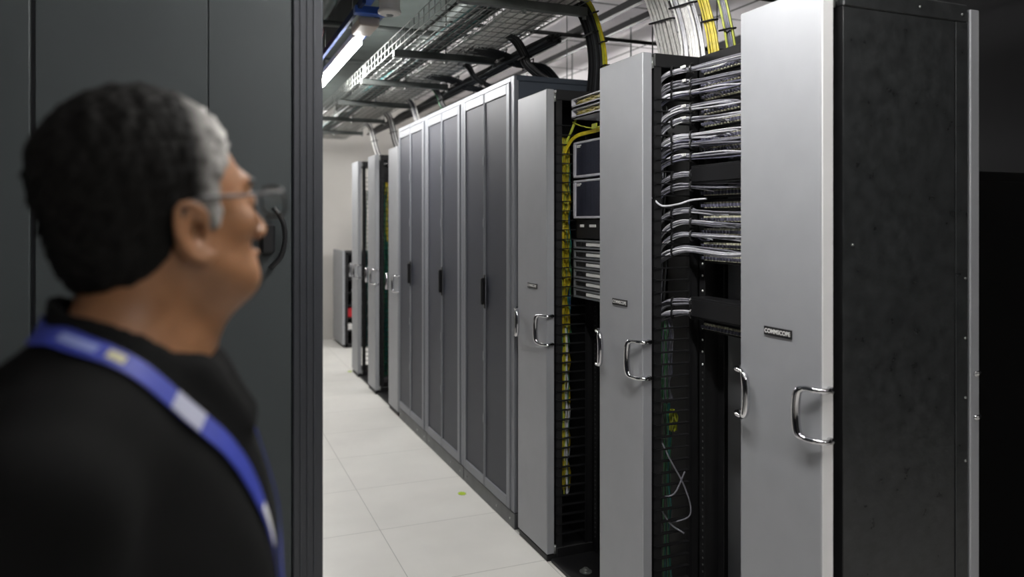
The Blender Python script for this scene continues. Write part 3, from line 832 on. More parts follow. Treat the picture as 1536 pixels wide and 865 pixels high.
drop('grey_cable_drop', [(1.65, 2.40, 2.66), (1.75, 2.39, 2.58), (1.81, 2.38, 2.45), (1.84, 2.37, 2.32), (1.86, 2.37, 2.22)], 0.045, 0.010, 9, ['cablelilac', 'cablegrey', 'yellow2'], 'slate grey cable drop to the right of the yellow cable drop', (0.8,), wdir=wd1)
drop('black_cable_drop', [(1.62, 3.30, 2.66), (1.69, 3.27, 2.60), (1.735, 3.25, 2.48), (1.76, 3.26, 2.34), (1.77, 3.30, 2.19)], 0.10, 0.012, 16, ['cablecharcoal', 'black'], 'black cable drop bending down behind the tall silver door', (0.5,), r=0.006)
drop('yellow_cable_drop', [(1.64, 3.245, 2.67), (1.705, 3.215, 2.61), (1.75, 3.195, 2.48), (1.78, 3.20, 2.34), (1.79, 3.24, 2.19)], 0.04, 0.006, 6, ['yellow', 'yellow2'], 'narrow yellow cable drop running down the black cable drop', (0.35, 0.6, 0.8))
for i, (y, x2, lab) in enumerate(((3.95, 1.85, 'black cable drop above the nearest grey cabinet'), (4.75, 1.8, 'black cable drop above the middle grey cabinet'),
                             (5.55, 1.8, 'black cable drop above the farthest grey cabinet'))):
    drop('black_cable_drop', [(1.50, y, 2.64), (1.62, y, 2.60), (1.68, y, 2.52), (1.70 + .1 * (i % 2), y - 0.02, 2.45), (x2, y - 0.04, 2.335)], 0.10, 0.012, 12, ['cablecharcoal', 'black', 'green'][:2 if i < 2 else 3], lab, (0.6,), r=0.006)
for i, (y, x2, lab) in enumerate(((4.25, 2.05, 'thick black cable loop between nearest and middle grey cabinets, overhead'), (5.15, 2.1, 'thick black cable loop between middle and farthest grey cabinets, overhead'))):
    drop('black_cable_loop', [(1.45, y + .1, 2.62), (1.66, y + .05, 2.585), (1.78, y, 2.53), (1.92, y - .03, 2.50), (x2, y - 0.05, 2.335)], 0.16, 0.016, 16, ['cablecharcoal', 'black'], lab, (0.3, 0.6,), r=0.007)
run('black_cable_run', 1.71, 1.80, 12, 0.008, ['cablecharcoal', 'black'], 'black cables strung along just below the right basket tray', ya=3.7, yb=8.4, z0=2.545, layers=3)
for i, (y, lab) in enumerate(((6.3, 'grey cable drop over the manager past the grey cabinets'), (7.15, 'grey cable drop over the second farthest manager'), (8.0, 'grey cable drop over the farthest full-height manager'))):
    drop('grey_cable_drop', [(1.50, y, 2.64), (1.64, y, 2.60), (1.69, y, 2.48), (1.72, y - 0.02, 2.34), (1.78, y - 0.03, 2.19)], 0.14, 0.014, 18, ['cablewhite', 'cablecharcoal', 'cablegrey'], lab, (0.6,), r=0.006)

# ------------------------------------------------------------------ light fixtures and things around them
TUBE = emit('tube_light', (1.0, 0.985, 0.96), 108.0)
def fixture(ya, yb, label, dx=0.0):
    root = empty('tube_light_fixture', ((0.865 + dx), (ya + yb) / 2, 2.66), label, 'light fixture', 'tube light fixtures')
    MB().box(0.835 + dx, 0.895 + dx, ya - 0.10, yb + 0.02, 2.656, 2.705, 0.006).build('housing', M['white'], root)
    MB().box(0.841 + dx, 0.889 + dx, ya, yb, 2.620, 2.655, 0.010).build('diffuser', TUBE, root)
    for s, nm in ((-1, 0), (1, 1)):
        xx = (0.865 + dx) + s * 0.074
        MB().box(xx - 0.010, xx + 0.010, ya - 0.55, yb + 0.1, 2.715, 2.755, 0.002).build('side_rail', M['bluepale'], root)
    for yy in (ya + 0.2, yb - 0.2):
        MB().cyl(((0.865 + dx), yy, 2.705), ((0.865 + dx), yy, CEIL), 0.006, 8).build('hanger', M['strut'], root)
    return root
fixture(4.52, 6.02, 'lit white tube light on blue rails above the aisle')
fixture(0.72, 2.22, 'tube light above the near end of the aisle, over the frame')
fixture(-2.3, -0.8, 'tube light behind the camera position, over the cross aisle')
fixture(5.4, 6.9, 'unseen tube light added over the next aisle to brighten the ceiling, behind the grey cabinets', 2.5)  # added out of sight to light the ceiling over the racks
fixture(7.6, 9.1, 'unseen tube light added over the far end of the next aisle to brighten the ceiling', 2.5)  # second added fixture, unseen, also for the ceiling
fixture(7.6, 9.1, 'tube light above the far end of the aisle')
o = MB().box(0.80, 0.91, 4.145, 4.385, 2.645, 2.692, 0.006).build('junction_box', M['beige']); tag(o, 'beige junction box at the near end of the lit tube light', 'junction box')
# blue channel across and along
r_ = empty('blue_channel', (0.88, 3.4, 2.70), 'dark blue steel channel hanging above the beige junction box', 'channel')
for yy in (2.6, 3.9): MB().cyl((0.82, yy, 2.80), (0.82, yy, CEIL), 0.006, 8).build('hanger', M['strut'], r_)
MB().box(0.765, 0.935, 4.08, 4.14, 2.693, 2.735, 0.004).build('cross_channel', M['bluemetal'], r_)
MB().box(0.79, 0.85, 2.36, 4.08, 2.735, 2.80, 0.004).build('long_channel', M['bluemetal'], r_)
# white sensor
r_ = empty('ceiling_sensor', (0.862, 3.70, 2.60), 'round white sensor hanging beside the dark blue channel', 'sensor')
r_.location = (0.862, 3.70, 2.60)
MB().lathe([(0.050, 2.615), (0.050, 2.75), (0.035, 2.76), (0.012, 2.80), (0.012, CEIL)], (0.862, 3.70, 0), 28).build('stem', M['white'], r_)
s_ = MB().lathe([(0.020, 2.592), (0.045, 2.594), (0.056, 2.600), (0.058, 2.608), (0.056, 2.614)], (0.862, 3.70, 0), 28).build('head', M['white'], r_)
MB().lathe([(0.014, 2.586), (0.020, 2.592)], (0.862, 3.70, 0), 16).build('lens', M['gear'], s_)
# pipes and ducts against the ceiling
pipegrey = mat('grey_duct', (0.09, 0.105, 0.10), 0.5, 0.3, noise=0.2, nscale=6)
o = MB().box(0.95, 1.52, 1.0, 9.8, 2.98, 3.20, 0.01).build('duct', pipegrey); tag(o, 'wide grey-green duct running above the left basket tray', 'duct')
o = MB().cyl((1.64, 1.0, 3.02), (1.64, 9.8, 3.02), 0.06, 20).build('duct_pipe', pipegrey); tag(o, 'round grey-green pipe right of the wide duct, above the right tray', 'pipe')
o = MB().box(-0.2, 0.50, 1.0, 9.8, 3.0, 3.2, 0.01).build('duct', pipegrey); tag(o, 'grey-green duct above the left edge of the aisle', 'duct')
o = MB().cyl((0.78, 1.0, 3.06), (0.78, 9.8, 3.06), 0.07, 20).build('duct_pipe', pipegrey); tag(o, 'round grey-green pipe between the two ducts, above the tube lights', 'pipe')
o = MB().cyl((0.62, 1.0, 2.98), (0.62, 9.8, 2.98), 0.055, 20).build('pipe', M['strut']); tag(o, 'grey pipe running above the aisle left of the light', 'pipe')
o = MB().cyl((0.70, 5.0, 2.80), (0.70, 5.9, 2.80), 0.04, 16).build('red_pipe', mat('dark_red_paint', (0.14, 0.02, 0.02), 0.5)); tag(o, 'dark red pipe left of the blue channel', 'pipe'); MB().cyl((0.70, 5.4, 2.80), (0.70, 5.4, CEIL), 0.005, 8).build('hanger', M['darkstrut'], o)
for k, (y, lab) in enumerate(((3.0, 'grey conduit crossing overhead nearest the camera'), (4.15, 'grey conduit crossing overhead behind the white sensor'), (5.3, 'grey conduit crossing overhead in the middle of the aisle'), (6.5, 'grey conduit crossing overhead, farthest of four'))):
    o = MB().cyl((0.3, y, 2.93), (1.9, y, 2.93), 0.022, 12).build('conduit', M['strut']); tag(o, lab, 'conduit', 'cross conduits')
    for xx in (0.55, 1.85): MB().cyl((xx, y, 2.93), (xx, y, CEIL), 0.004, 8).build('hanger', M['darkstrut'], o)

# ------------------------------------------------------------------ floor stickers
def sticker(x, y, s, lab):
    mb = MB(); n = 9; pts = []
    for k in range(n * 2):
        A = 2 * PI * k / (n * 2); rr = s * (1.0 if k % 2 == 0 else 0.72)
        pts.append((x + rr * math.cos(A) * 0.75, y + rr * math.sin(A)))
    vs = [(a, b, 0.0003) for a, b in pts] + [(a, b, 0.0012) for a, b in pts]
    N = len(pts)
    mb._add(vs, [tuple(range(N))[::-1], tuple(range(N, 2 * N))] + [(i, (i + 1) % N, N + (i + 1) % N, N + i) for i in range(N)])
    tag(mb.build('floor_sticker', M['sticker']), lab, 'sticker', 'lime floor stickers')
def floor_pt(u, v):
    fw = 1150 * H / (v - 333); r = (u - 768) / 1150 * fw
    return r * math.cos(TH) + fw * math.sin(TH), fw * math.cos(TH) - r * math.sin(TH)
x_, y_ = floor_pt(693, 740); sticker(x_, y_, 0.035, 'lime sticker on the white floor by the nearest grey cabinet')
x_, y_ = floor_pt(525, 557); sticker(x_, y_, 0.035, 'small lime sticker on the floor by the farthest silver door')

# ------------------------------------------------------------------ the man (implicit surface meshed with surface nets)
def sn_mesh(V, xs, ys, zs):
    ins = V < 0
    nx, ny, nz = V.shape
    acc = np.zeros((nx - 1, ny - 1, nz - 1, 3), np.float32); cnt = np.zeros((nx - 1, ny - 1, nz - 1), np.float32)
    I, J, K = np.meshgrid(np.arange(nx - 1), np.arange(ny - 1), np.arange(nz - 1), indexing='ij')
    base = np.stack([I, J, K], -1).astype(np.float32)
    def sl(a): return tuple(slice(d, n - 1 + d) for d, n in zip(a, (nx, ny, nz)))
    for ax in range(3):
        oth = [i for i in range(3) if i != ax]
        for p in (0, 1):
            for q in (0, 1):
                a = [0, 0, 0]; a[oth[0]] = p; a[oth[1]] = q
                b = list(a); b[ax] = 1
                va, vb = V[sl(a)], V[sl(b)]
                m = (va < 0) != (vb < 0)
                t = np.where(m, va / np.where(m, va - vb, 1), 0)
                for c in range(3):
                    add = (t if c == ax else a[c])
                    acc[..., c] += np.where(m, base[..., c] + add, 0)
                cnt += m
    act = cnt > 0
    ids = -np.ones(act.shape, np.int64); ids[act] = np.arange(act.sum())
    P = acc[act] / cnt[act][:, None]
    out = np.stack([np.interp(P[:, 0], np.arange(nx), xs), np.interp(P[:, 1], np.arange(ny), ys), np.interp(P[:, 2], np.arange(nz), zs)], -1)
    faces = []
    for ax in range(3):
        A = [slice(1, -1)] * 3
        A[ax] = slice(0, -1); B = list(A); B[ax] = slice(1, None)
        va, vb = ins[tuple(A)], ins[tuple(B)]
        w = np.argwhere(va != vb)
        if len(w) == 0: continue
        fl = va[tuple(w.T)]
        w = w.copy()
        o1, o2 = [(1, 2), (2, 0), (0, 1)][ax]
        for d in range(3):
            if d != ax: w[:, d] += 1
        def cell(d1, d2):
            c = w.copy(); c[:, o1] -= d1; c[:, o2] -= d2
            return ids[tuple(c.T)]
        q = np.stack([cell(1, 1), cell(0, 1), cell(0, 0), cell(1, 0)], -1)
        q[~fl] = q[~fl][:, ::-1]
        faces.append(q)
    F = np.concatenate(faces)
    F = F[(F >= 0).all(1)]
    return out, F

def smin(a, b, k):
    h = np.clip(0.5 + 0.5 * (b - a) / k, 0, 1)
    return b + (a - b) * h - k * h * (1 - h)
def smax(a, b, k): return -smin(-a, -b, k)
def ell(P, c, r, rot=None):
    q = [P[i] - c[i] for i in range(3)]
    if rot:  # rotation about y axis (pitch)
        cs, sn = math.cos(rot), math.sin(rot)
        q = [cs * q[0] + sn * q[2], q[1], -sn * q[0] + cs * q[2]]
    k0 = np.sqrt((q[0] / r[0]) ** 2 + (q[1] / r[1]) ** 2 + (q[2] / r[2]) ** 2)
    k1 = np.sqrt((q[0] / r[0] ** 2) ** 2 + (q[1] / r[1] ** 2) ** 2 + (q[2] / r[2] ** 2) ** 2)
    return k0 * (k0 - 1) / np.maximum(k1, 1e-6)
def cap(P, a, b, ra, rb, sy=1.0):
    ab = [b[i] - a[i] for i in range(3)]
    L = sum(x * x for x in ab)
    t = np.clip(sum((P[i] - a[i]) * ab[i] for i in range(3)) / L, 0, 1)
    d = np.sqrt(sum(((P[i] - a[i] - ab[i] * t)) ** 2 for i in range(3)))
    return d - (ra + (rb - ra) * t)

TILT = math.radians(8)      # head tipped back a little
HS = 1.08
TURN = math.radians(37)     # and turned to the man's left
PX = -0.040                 # neck axis
def headrot(P):
    cy, sy = math.cos(TURN), math.sin(TURN)
    X0 = P[0] - PX
    P = [cy * X0 + sy * P[1] + PX, -sy * X0 + cy * P[1], P[2]]
    cs, sn = math.cos(TILT), math.sin(TILT)
    x, z = (P[0] + 0.03) / HS, (P[2] + 0.06) / 1.0
    P = [P[0], P[1] / 1.04, P[2]]
    return [cs * x + sn * z - 0.03, P[1], -sn * x + cs * z - 0.06]

def sym(f):   # mirrored pair
    return lambda s: f(s)

def head_sdf(P):
    Q = headrot(P)
    d = ell(Q, (-0.014, 0, 0.032), (0.098, 0.076, 0.088))
    d = smin(d, ell(Q, (0.028, 0, -0.022), (0.064, 0.063, 0.082)), 0.03)
    d = smin(d, ell(Q, (0.046, 0, -0.078), (0.046, 0.050, 0.036)), 0.025)
    d = smin(d, ell(Q, (0.080, 0, -0.098), (0.020, 0.024, 0.018)), 0.02)
    d = smin(d, ell(Q, (0.015, 0, -0.095), (0.05, 0.050, 0.03)), 0.03)
    for s in (-1, 1):
        d = smin(d, ell(Q, (0.058, 0.042 * s, -0.026), (0.026, 0.020, 0.018)), 0.02)
        d = smin(d, cap(Q, (-0.005, 0.056 * s, -0.05), (0.06, 0.034 * s, -0.092), 0.017, 0.017), 0.03)
    d = smin(d, cap(Q, (0.080, -0.03, 0.022), (0.080, 0.03, 0.022), 0.013, 0.013), 0.015)
    for s in (-1, 1):
        d = smax(d, -ell(Q, (0.102, 0.034 * s, 0.002), (0.018, 0.018, 0.013)), 0.012)
        d = smin(d, ell(Q, (0.080, 0.032 * s, 0.001), (0.013, 0.015, 0.012)), 0.004)
    d = smin(d, cap(Q, (0.090, 0, 0.006), (0.113, 0, -0.038), 0.008, 0.011), 0.012)
    for s in (-1, 1):
        d = smin(d, ell(Q, (0.104, 0.012 * s, -0.042), (0.010, 0.009, 0.008)), 0.006)
    d = smin(d, ell(Q, (0.094, 0, -0.066), (0.011, 0.022, 0.0065)), 0.006)
    d = smin(d, ell(Q, (0.092, 0, -0.078), (0.011, 0.020, 0.007)), 0.006)
    d = smax(d, -ell(Q, (0.106, 0, -0.0718), (0.009, 0.022, 0.0015)), 0.003)
    return d
def ear_sdf(P, s):
    Q = headrot(P)
    cx, cy, cz = -0.010, 0.078 * s, -0.023
    e = ell(Q, (cx, cy + 0.003 * s, cz), (0.020, 0.006, 0.034), rot=-0.18)
    ring = None
    pts = []
    for A in np.linspace(-2.2, 2.6, 12):
        rx, rz = 0.0185, 0.033
        a, b = rx * -math.cos(A), rz * math.sin(A)
        pts.append((cx + a - 0.18 * b * -1 * -1, cy + 0.008 * s, cz + b))
    for a, b in zip(pts[:-1], pts[1:]):
        q = cap(Q, a, b, 0.0038, 0.0038)
        ring = q if ring is None else np.minimum(ring, q)
    e = smin(e, ring, 0.004)
    e = smin(e, ell(Q, (cx + 0.006, cy + 0.003 * s, cz - 0.029), (0.009, 0.005, 0.010)), 0.006)
    e = smax(e, -ell(Q, (cx + 0.005, cy + 0.011 * s, cz + 0.000), (0.010, 0.012, 0.017)), 0.003)
    return e

# shoulders etc. in the man's own frame: x forward, y left, z up, origin at the eye line (1.60 m above the floor)
EYE = 1.590
def torso(P, o=0.0):
    d = ell(P, (-0.030, 0, -0.385), (0.125 + o, 0.170 + o, 0.215 + o))
    d = smin(d, ell(P, (-0.020, 0, -0.60), (0.142 + o, 0.155 + o, 0.20 + o)), 0.06)
    d = smin(d, ell(P, (-0.050, 0, -0.80), (0.115 + o, 0.165 + o, 0.15 + o)), 0.06)
    d = smin(d, ell(P, (-0.100, 0, -0.270), (0.100 + o, 0.150 + o, 0.115 + o)), 0.05)
    for s in (-1, 1):
        d = smin(d, cap(P, (-0.060, 0.045 * s, -0.178), (-0.070, 0.175 * s, -0.250), 0.052 + o, 0.055 + o), 0.045)
        d = smin(d, ell(P, (0.02, 0.075 * s, -0.40), (0.065 + o, 0.085 + o, 0.085 + o)), 0.04)
    return d
def arms(P, o=0.0, full=True):
    d = None
    for s in (-1, 1):
        sh, el, wr = (-0.070, 0.195 * s, -0.265), (-0.075, 0.235 * s, -0.585), (0.02, 0.215 * s, -0.820)
        a = smin(cap(P, sh, el, 0.050 + o, 0.040 + o), cap(P, el, wr, 0.039 + o, 0.026 + o), 0.02)
        if full:
            palm = (0.050, 0.210 * s, -0.885)
            a = smin(a, cap(P, wr, palm, 0.022, 0.026), 0.015)
            a = smin(a, cap(P, (0.035, 0.208 * s, -0.86), (0.088, 0.206 * s, -0.900), 0.014, 0.010), 0.008)   # thumb root
            a = smin(a, cap(P, (0.088, 0.206 * s, -0.900), (0.098, 0.200 * s, -0.930), 0.010, 0.008), 0.004)
            for k in range(4):
                fx = 0.074 - 0.017 * k; ln = (0.044, 0.050, 0.046, 0.036)[k]
                k0 = (fx, 0.212 * s, -0.905); k1 = (fx + 0.004, 0.208 * s, -0.905 - ln); k2 = (fx + 0.002, 0.194 * s, -0.905 - ln - ln * .75)
                a = smin(a, smin(cap(P, k0, k1, 0.0085, 0.0078), cap(P, k1, k2, 0.0078, 0.0068), 0.003), 0.004)
        d = a if d is None else np.minimum(d, a)
    return d
def legs(P, o=0.0, feet=True):
    d = None
    for s in (-1, 1):
        hip, kn, an = (-0.05, 0.09 * s, -0.86), (-0.045, 0.10 * s, -1.14), (-0.075, 0.105 * s, -1.53)
        a = smin(cap(P, hip, kn, 0.088 + o, 0.060 + o), cap(P, kn, an, 0.058 + o, 0.040 + o), 0.03)
        if feet: a = smin(a, ell(P, (-0.01, 0.11 * s, -1.580), (0.12, 0.042, 0.036)), 0.03)
        d = a if d is None else smin(d, a, 0.02)
    return d
NECK0, NECK1 = (-0.032, 0, -0.05), (-0.048, 0, -0.235)
def body_sdf(P):
    d = head_sdf(P)
    d = smin(d, cap(P, NECK0, NECK1, 0.060, 0.063), 0.02)
    d = smin(d, cap(headrot(P), (0.040, 0, -0.098), (-0.005, 0, -0.150), 0.032, 0.045), 0.03)
    for s in (-1, 1): d = smin(d, ear_sdf(P, s), 0.004)
    d = smin(d, torso(P), 0.05)
    d = smin(d, arms(P), 0.03)
    d = smin(d, legs(P), 0.03)
    return d

def grid(xr, yr, zs, h):
    xs = np.arange(xr[0], xr[1], h); ys = np.arange(yr[0], yr[1], h)
    G = np.meshgrid(xs.astype(np.float32), ys.astype(np.float32), np.asarray(zs, np.float32), indexing='ij')
    return xs, ys, np.asarray(zs), G

YAW = math.radians(-8)
man_px = (-0.030, 0.957)
man = empty('person', (man_px[0], man_px[1], 0), 'man in a black shirt with glasses and blue lanyard, seen from behind in profile', 'person')
man.rotation_euler = (0, 0, YAW)
def man_part(name, v, f, m_, parent=man, smooth=True):
    me = bpy.data.meshes.new(name)
    v = np.asarray(v).copy()
    v[:, 2] += EYE
    me.from_pydata(v.tolist(), [], np.asarray(f).tolist())
    me.materials.append(m_)
    me.polygons.foreach_set('use_smooth', [smooth] * len(me.polygons))
    me.update()
    o = bpy.data.objects.new(name, me); COL.objects.link(o); o.parent = parent
    return o
def relax(v, f, it=2):
    v = np.asarray(v, float)
    e = np.concatenate([f[:, [0, 1]], f[:, [1, 2]], f[:, [2, 3]], f[:, [3, 0]]])
    for _ in range(it):
        s = np.zeros_like(v); c = np.zeros(len(v))
        np.add.at(s, e[:, 0], v[e[:, 1]]); np.add.at(s, e[:, 1], v[e[:, 0]])
        np.add.at(c, e[:, 0], 1); np.add.at(c, e[:, 1], 1)
        v = v * 0.5 + 0.5 * s / c[:, None]
    return v

zs_body = np.concatenate([np.arange(-1.625, -1.05, 0.012), np.arange(-1.05, -0.80, 0.005), np.arange(-0.80, -0.20, 0.012), np.arange(-0.20, 0.14, 0.0034)])
xs, ys, zs, G = grid((-0.22, 0.16), (-0.31, 0.31), zs_body, 0.0042)
V = body_sdf(G)
v, f = sn_mesh(V, xs, ys, zs)
v = relax(v, f, 1)
body = man_part('body', v, f, M['skin'])
del V, G

# shirt
zsh = np.arange(-0.95, -0.03, 0.006)
xs, ys, zs, G = grid((-0.26, 0.20), (-0.36, 0.36), zsh, 0.007)
D = torso(G, 0.016)
D = smin(D, arms(G, 0.014, False), 0.04)
# folds
D = D + 0.0030 * np.sin(G[2] * 38 + G[0] * 30 + G[1] * 22) * np.clip((-G[2] - 0.25) * 4, 0, 1) + 0.002 * np.sin(G[1] * 60 + G[2] * 25)
# collar: upright band leaning forward around the neck
zcol = -0.174 - 0.467 * G[0]                        # rim plane: high at the nape, low at the throat
zcol_front = np.clip(zcol, -0.30, -0.05)
rr = np.sqrt(((G[0] + 0.036) / 1.10) ** 2 + G[1] ** 2) - (0.0745 + 0.10 * np.clip(-(G[2] + 0.13), 0, 0.12))
col_ = smax(np.abs(rr) - 0.0065, G[2] - (zcol_front + 0.028), 0.006)
col_ = smax(col_, -(G[2] - (zcol_front - 0.07)), 0.006)
D = smin(D, col_, 0.018)
inner = np.sqrt(((G[0] + 0.036) / 1.10) ** 2 + G[1] ** 2) - 0.0665
D = smax(D, -smax(inner, -(G[2] + 0.26), 0.004), 0.004)
# collar point at the front
for s in (-1, 1):
    D = smin(D, cap(G, (0.035, 0.038 * s, -0.180), (0.075, 0.024 * s, -0.235), 0.020, 0.018), 0.025)
D = smax(D, -(G[2] + 0.90), 0.005)
# open the cuffs
for s in (-1, 1):
    D = smax(D, -cap(G, (0.015, 0.215 * s, -0.805), (0.05, 0.21 * s, -0.9), 0.032, 0.032), 0.004)
v, f = sn_mesh(D, xs, ys, zs)
v = relax(v, f, 2)
shirt = man_part('shirt', v, f, M['shirt'])
bv = BVHTree.FromPolygons([Vector(p) for p in v.tolist()], f.tolist())
del D, G
# trousers and shoes
xs, ys, zs, G = grid((-0.22, 0.14), (-0.24, 0.24), np.arange(-1.58, -0.72, 0.010), 0.009)
D = legs(G, 0.014, False)
D = smin(D, ell(G, (-0.050, 0, -0.84), (0.126, 0.172, 0.12)), 0.03)
D = smax(D, G[2] + 0.80, 0.004)
v, f = sn_mesh(D, xs, ys, zs); v = relax(v, f, 1)
man_part('trousers', v, f, M['trousers'])
for s in (-1, 1):
    xs, ys, zs, G = grid((-0.17, 0.15), (0.11 * s - 0.07, 0.11 * s + 0.07), np.arange(-EYE - 0.01, -1.50, 0.006), 0.006)
    D = smin(ell(G, (-0.008, 0.11 * s, -1.585), (0.138, 0.050, 0.046)), ell(G, (-0.08, 0.108 * s, -1.555), (0.055, 0.048, 0.05)), 0.03)
    D = smax(D, -(G[2] + EYE - 0.001), 0.003)
    v, f = sn_mesh(D, xs, ys, zs)
    man_part('shoe', v, f, M['leather'])
# hair
xs, ys, zs, G = grid((-0.17, 0.13), (-0.15, 0.15), np.arange(-0.14, 0.16, 0.0035), 0.0035)
Q = headrot(G)
shell = ell(Q, (-0.019, 0, 0.041), (0.105, 0.086, 0.104))
shell = smin(shell, ell(Q, (-0.055, 0, -0.035), (0.058, 0.068, 0.062)), 0.03)
cut = (0.80 * Q[0] - 0.60 * Q[2]) - 0.012
hair = smax(shell, cut, 0.012)
for s in (-1, 1):
    hair = smin(hair, ell(Q, (0.018, 0.068 * s, -0.002), (0.013, 0.009, 0.026)), 0.012)
    hair = smax(hair, -ell(Q, (-0.010, 0.088 * s, -0.028), (0.024, 0.016, 0.036)), 0.006)
nz_ = 0
for k in range(14):
    dv = RNG.normal(size=3); dv /= np.linalg.norm(dv); fr = RNG.uniform(200, 600)
    nz_ = nz_ + 0.00055 * np.sin(fr * (dv[0] * Q[0] + dv[1] * Q[1] + dv[2] * Q[2]) + RNG.uniform(0, 6))
hair = hair + nz_
v, f = sn_mesh(hair, xs, ys, zs)
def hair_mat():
    m = mat('greying_hair_with_glare', (0.006, 0.006, 0.006), 0.8, bump=0.5, bscale=260, spec=0.12, stretch=(1, 1, 0.3))
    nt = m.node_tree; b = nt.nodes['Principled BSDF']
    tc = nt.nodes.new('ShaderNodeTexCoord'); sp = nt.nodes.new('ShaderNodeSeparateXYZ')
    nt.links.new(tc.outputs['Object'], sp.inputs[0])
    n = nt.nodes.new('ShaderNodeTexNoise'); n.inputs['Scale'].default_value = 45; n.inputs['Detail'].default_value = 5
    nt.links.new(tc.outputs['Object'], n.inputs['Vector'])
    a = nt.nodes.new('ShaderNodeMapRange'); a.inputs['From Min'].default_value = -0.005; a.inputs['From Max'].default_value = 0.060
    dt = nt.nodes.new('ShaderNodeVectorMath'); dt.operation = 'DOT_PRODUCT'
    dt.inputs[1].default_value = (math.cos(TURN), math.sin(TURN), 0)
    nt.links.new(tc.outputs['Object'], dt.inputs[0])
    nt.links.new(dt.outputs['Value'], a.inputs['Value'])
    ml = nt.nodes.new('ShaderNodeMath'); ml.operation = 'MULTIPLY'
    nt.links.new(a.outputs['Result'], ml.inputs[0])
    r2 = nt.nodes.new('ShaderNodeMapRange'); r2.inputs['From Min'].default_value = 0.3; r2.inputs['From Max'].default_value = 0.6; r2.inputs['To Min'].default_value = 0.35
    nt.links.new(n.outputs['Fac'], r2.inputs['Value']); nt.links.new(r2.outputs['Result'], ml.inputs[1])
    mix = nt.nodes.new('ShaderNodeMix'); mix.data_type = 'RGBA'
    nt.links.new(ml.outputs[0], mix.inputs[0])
    mix.inputs[6].default_value = (0.0065, 0.006, 0.0055, 1); mix.inputs[7].default_value = (0.62, 0.60, 0.57, 1)  # grey hair at the front, brightened further to paint in reflected light
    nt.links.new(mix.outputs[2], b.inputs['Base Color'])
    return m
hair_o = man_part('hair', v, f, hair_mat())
tag(hair_o, 'short dark hair greying at the front, with light glare painted in')
# glasses (in head frame, undo the tilt)
def hp(x, y, z):
    cs, sn = math.cos(TILT), math.sin(TILT)
    X, Z = x + 0.03, z + 0.06
    X, Y, Z = (cs * X - sn * Z) * HS - 0.03 - PX, y * 1.04, sn * X + cs * Z - 0.06
    cy, sy = math.cos(TURN), math.sin(TURN)
    return (cy * X - sy * Y + PX, sy * X + cy * Y, Z)
def man_mb(mb, name, m_, parent=man, smooth=True):
    me = bpy.data.meshes.new(name)
    me.from_pydata([(a, b, c + EYE) for a, b, c in [tuple(p) for p in mb.v]], [], mb.f)
    for mm in (m_ if isinstance(m_, list) else [m_]): me.materials.append(mm)
    me.polygons.foreach_set('material_index', mb.mi)
    me.polygons.foreach_set('use_smooth', [smooth] * len(me.polygons)); me.update()
    o = bpy.data.objects.new(name, me); COL.objects.link(o); o.parent = parent
    return o
gb = MB()
for s in (-1, 1):
    cy = 0.034 * s
    ring = []
    for A in np.linspace(0, 2 * PI, 24, endpoint=False):
        ex = 0.026 * math.copysign(abs(math.cos(A)) ** 0.7, math.cos(A)); ez = 0.019 * math.copysign(abs(math.sin(A)) ** 0.7, math.sin(A))
        ring.append(hp(0.118 - 0.10 * abs(ex + cy) ** 1.4, cy + ex, ez - 0.004))
    gb.tube(ring, 0.0017, 6, closed=True)
    gb.tube(smooth_path([hp(0.111, 0.060 * s, 0.008), hp(0.100, 0.070 * s, 0.009), hp(0.05, 0.0745 * s, 0.010), hp(0.0, 0.083 * s, 0.012), hp(-0.018, 0.084 * s, 0.0), hp(-0.024, 0.083 * s, -0.02)], 5), 0.0021, 6)
gb.tube(smooth_path([hp(0.118, -0.010, 0.004), hp(0.121, 0, 0.007), hp(0.118, 0.010, 0.004)], 4), 0.0018, 6)
gl = man_mb(gb, 'glasses', M['black_plastic'])
for s in (-1, 1):
    lb = MB(); cy = 0.034 * s; n = 24; vs = []
    for dx in (0.0006, -0.0006):
        for A in np.linspace(0, 2 * PI, n, endpoint=False):
            ex = 0.026 * math.copysign(abs(math.cos(A)) ** 0.7, math.cos(A)); ez = 0.019 * math.copysign(abs(math.sin(A)) ** 0.7, math.sin(A))
            vs.append(hp(0.118 - 0.10 * abs(ex + cy) ** 1.4 + dx, cy + ex, ez - 0.004))
    lb._add(vs, [tuple(range(n)), tuple(range(n, 2 * n))[::-1]] + [(i, n + i, n + (i + 1) % n, (i + 1) % n) for i in range(n)])
    man_mb(lb, 'lens', M['lens'], gl, False)
for s in (-1, 1):
    eb = MB()
    pf = [(0.0121 * math.sin(t), 0.0121 * math.cos(t)) for t in np.linspace(0.01, PI - 0.01, 12)]
    c = hp(0.0825, 0.032 * s, 0.001)
    eb.lathe([(max(a, 0.0001), b) for a, b in pf], c, 16)
    man_mb(eb, 'eye', M['eye'])
# eyebrow
for s in (-1, 1):
    man_mb(MB().tube(smooth_path([hp(0.094, 0.014 * s, 0.022), hp(0.094, 0.030 * s, 0.027), hp(0.082, 0.050 * s, 0.024)], 5), [0.0035] * 11, 6, flat=0.7), 'eyebrow', M['cablecharcoal'])
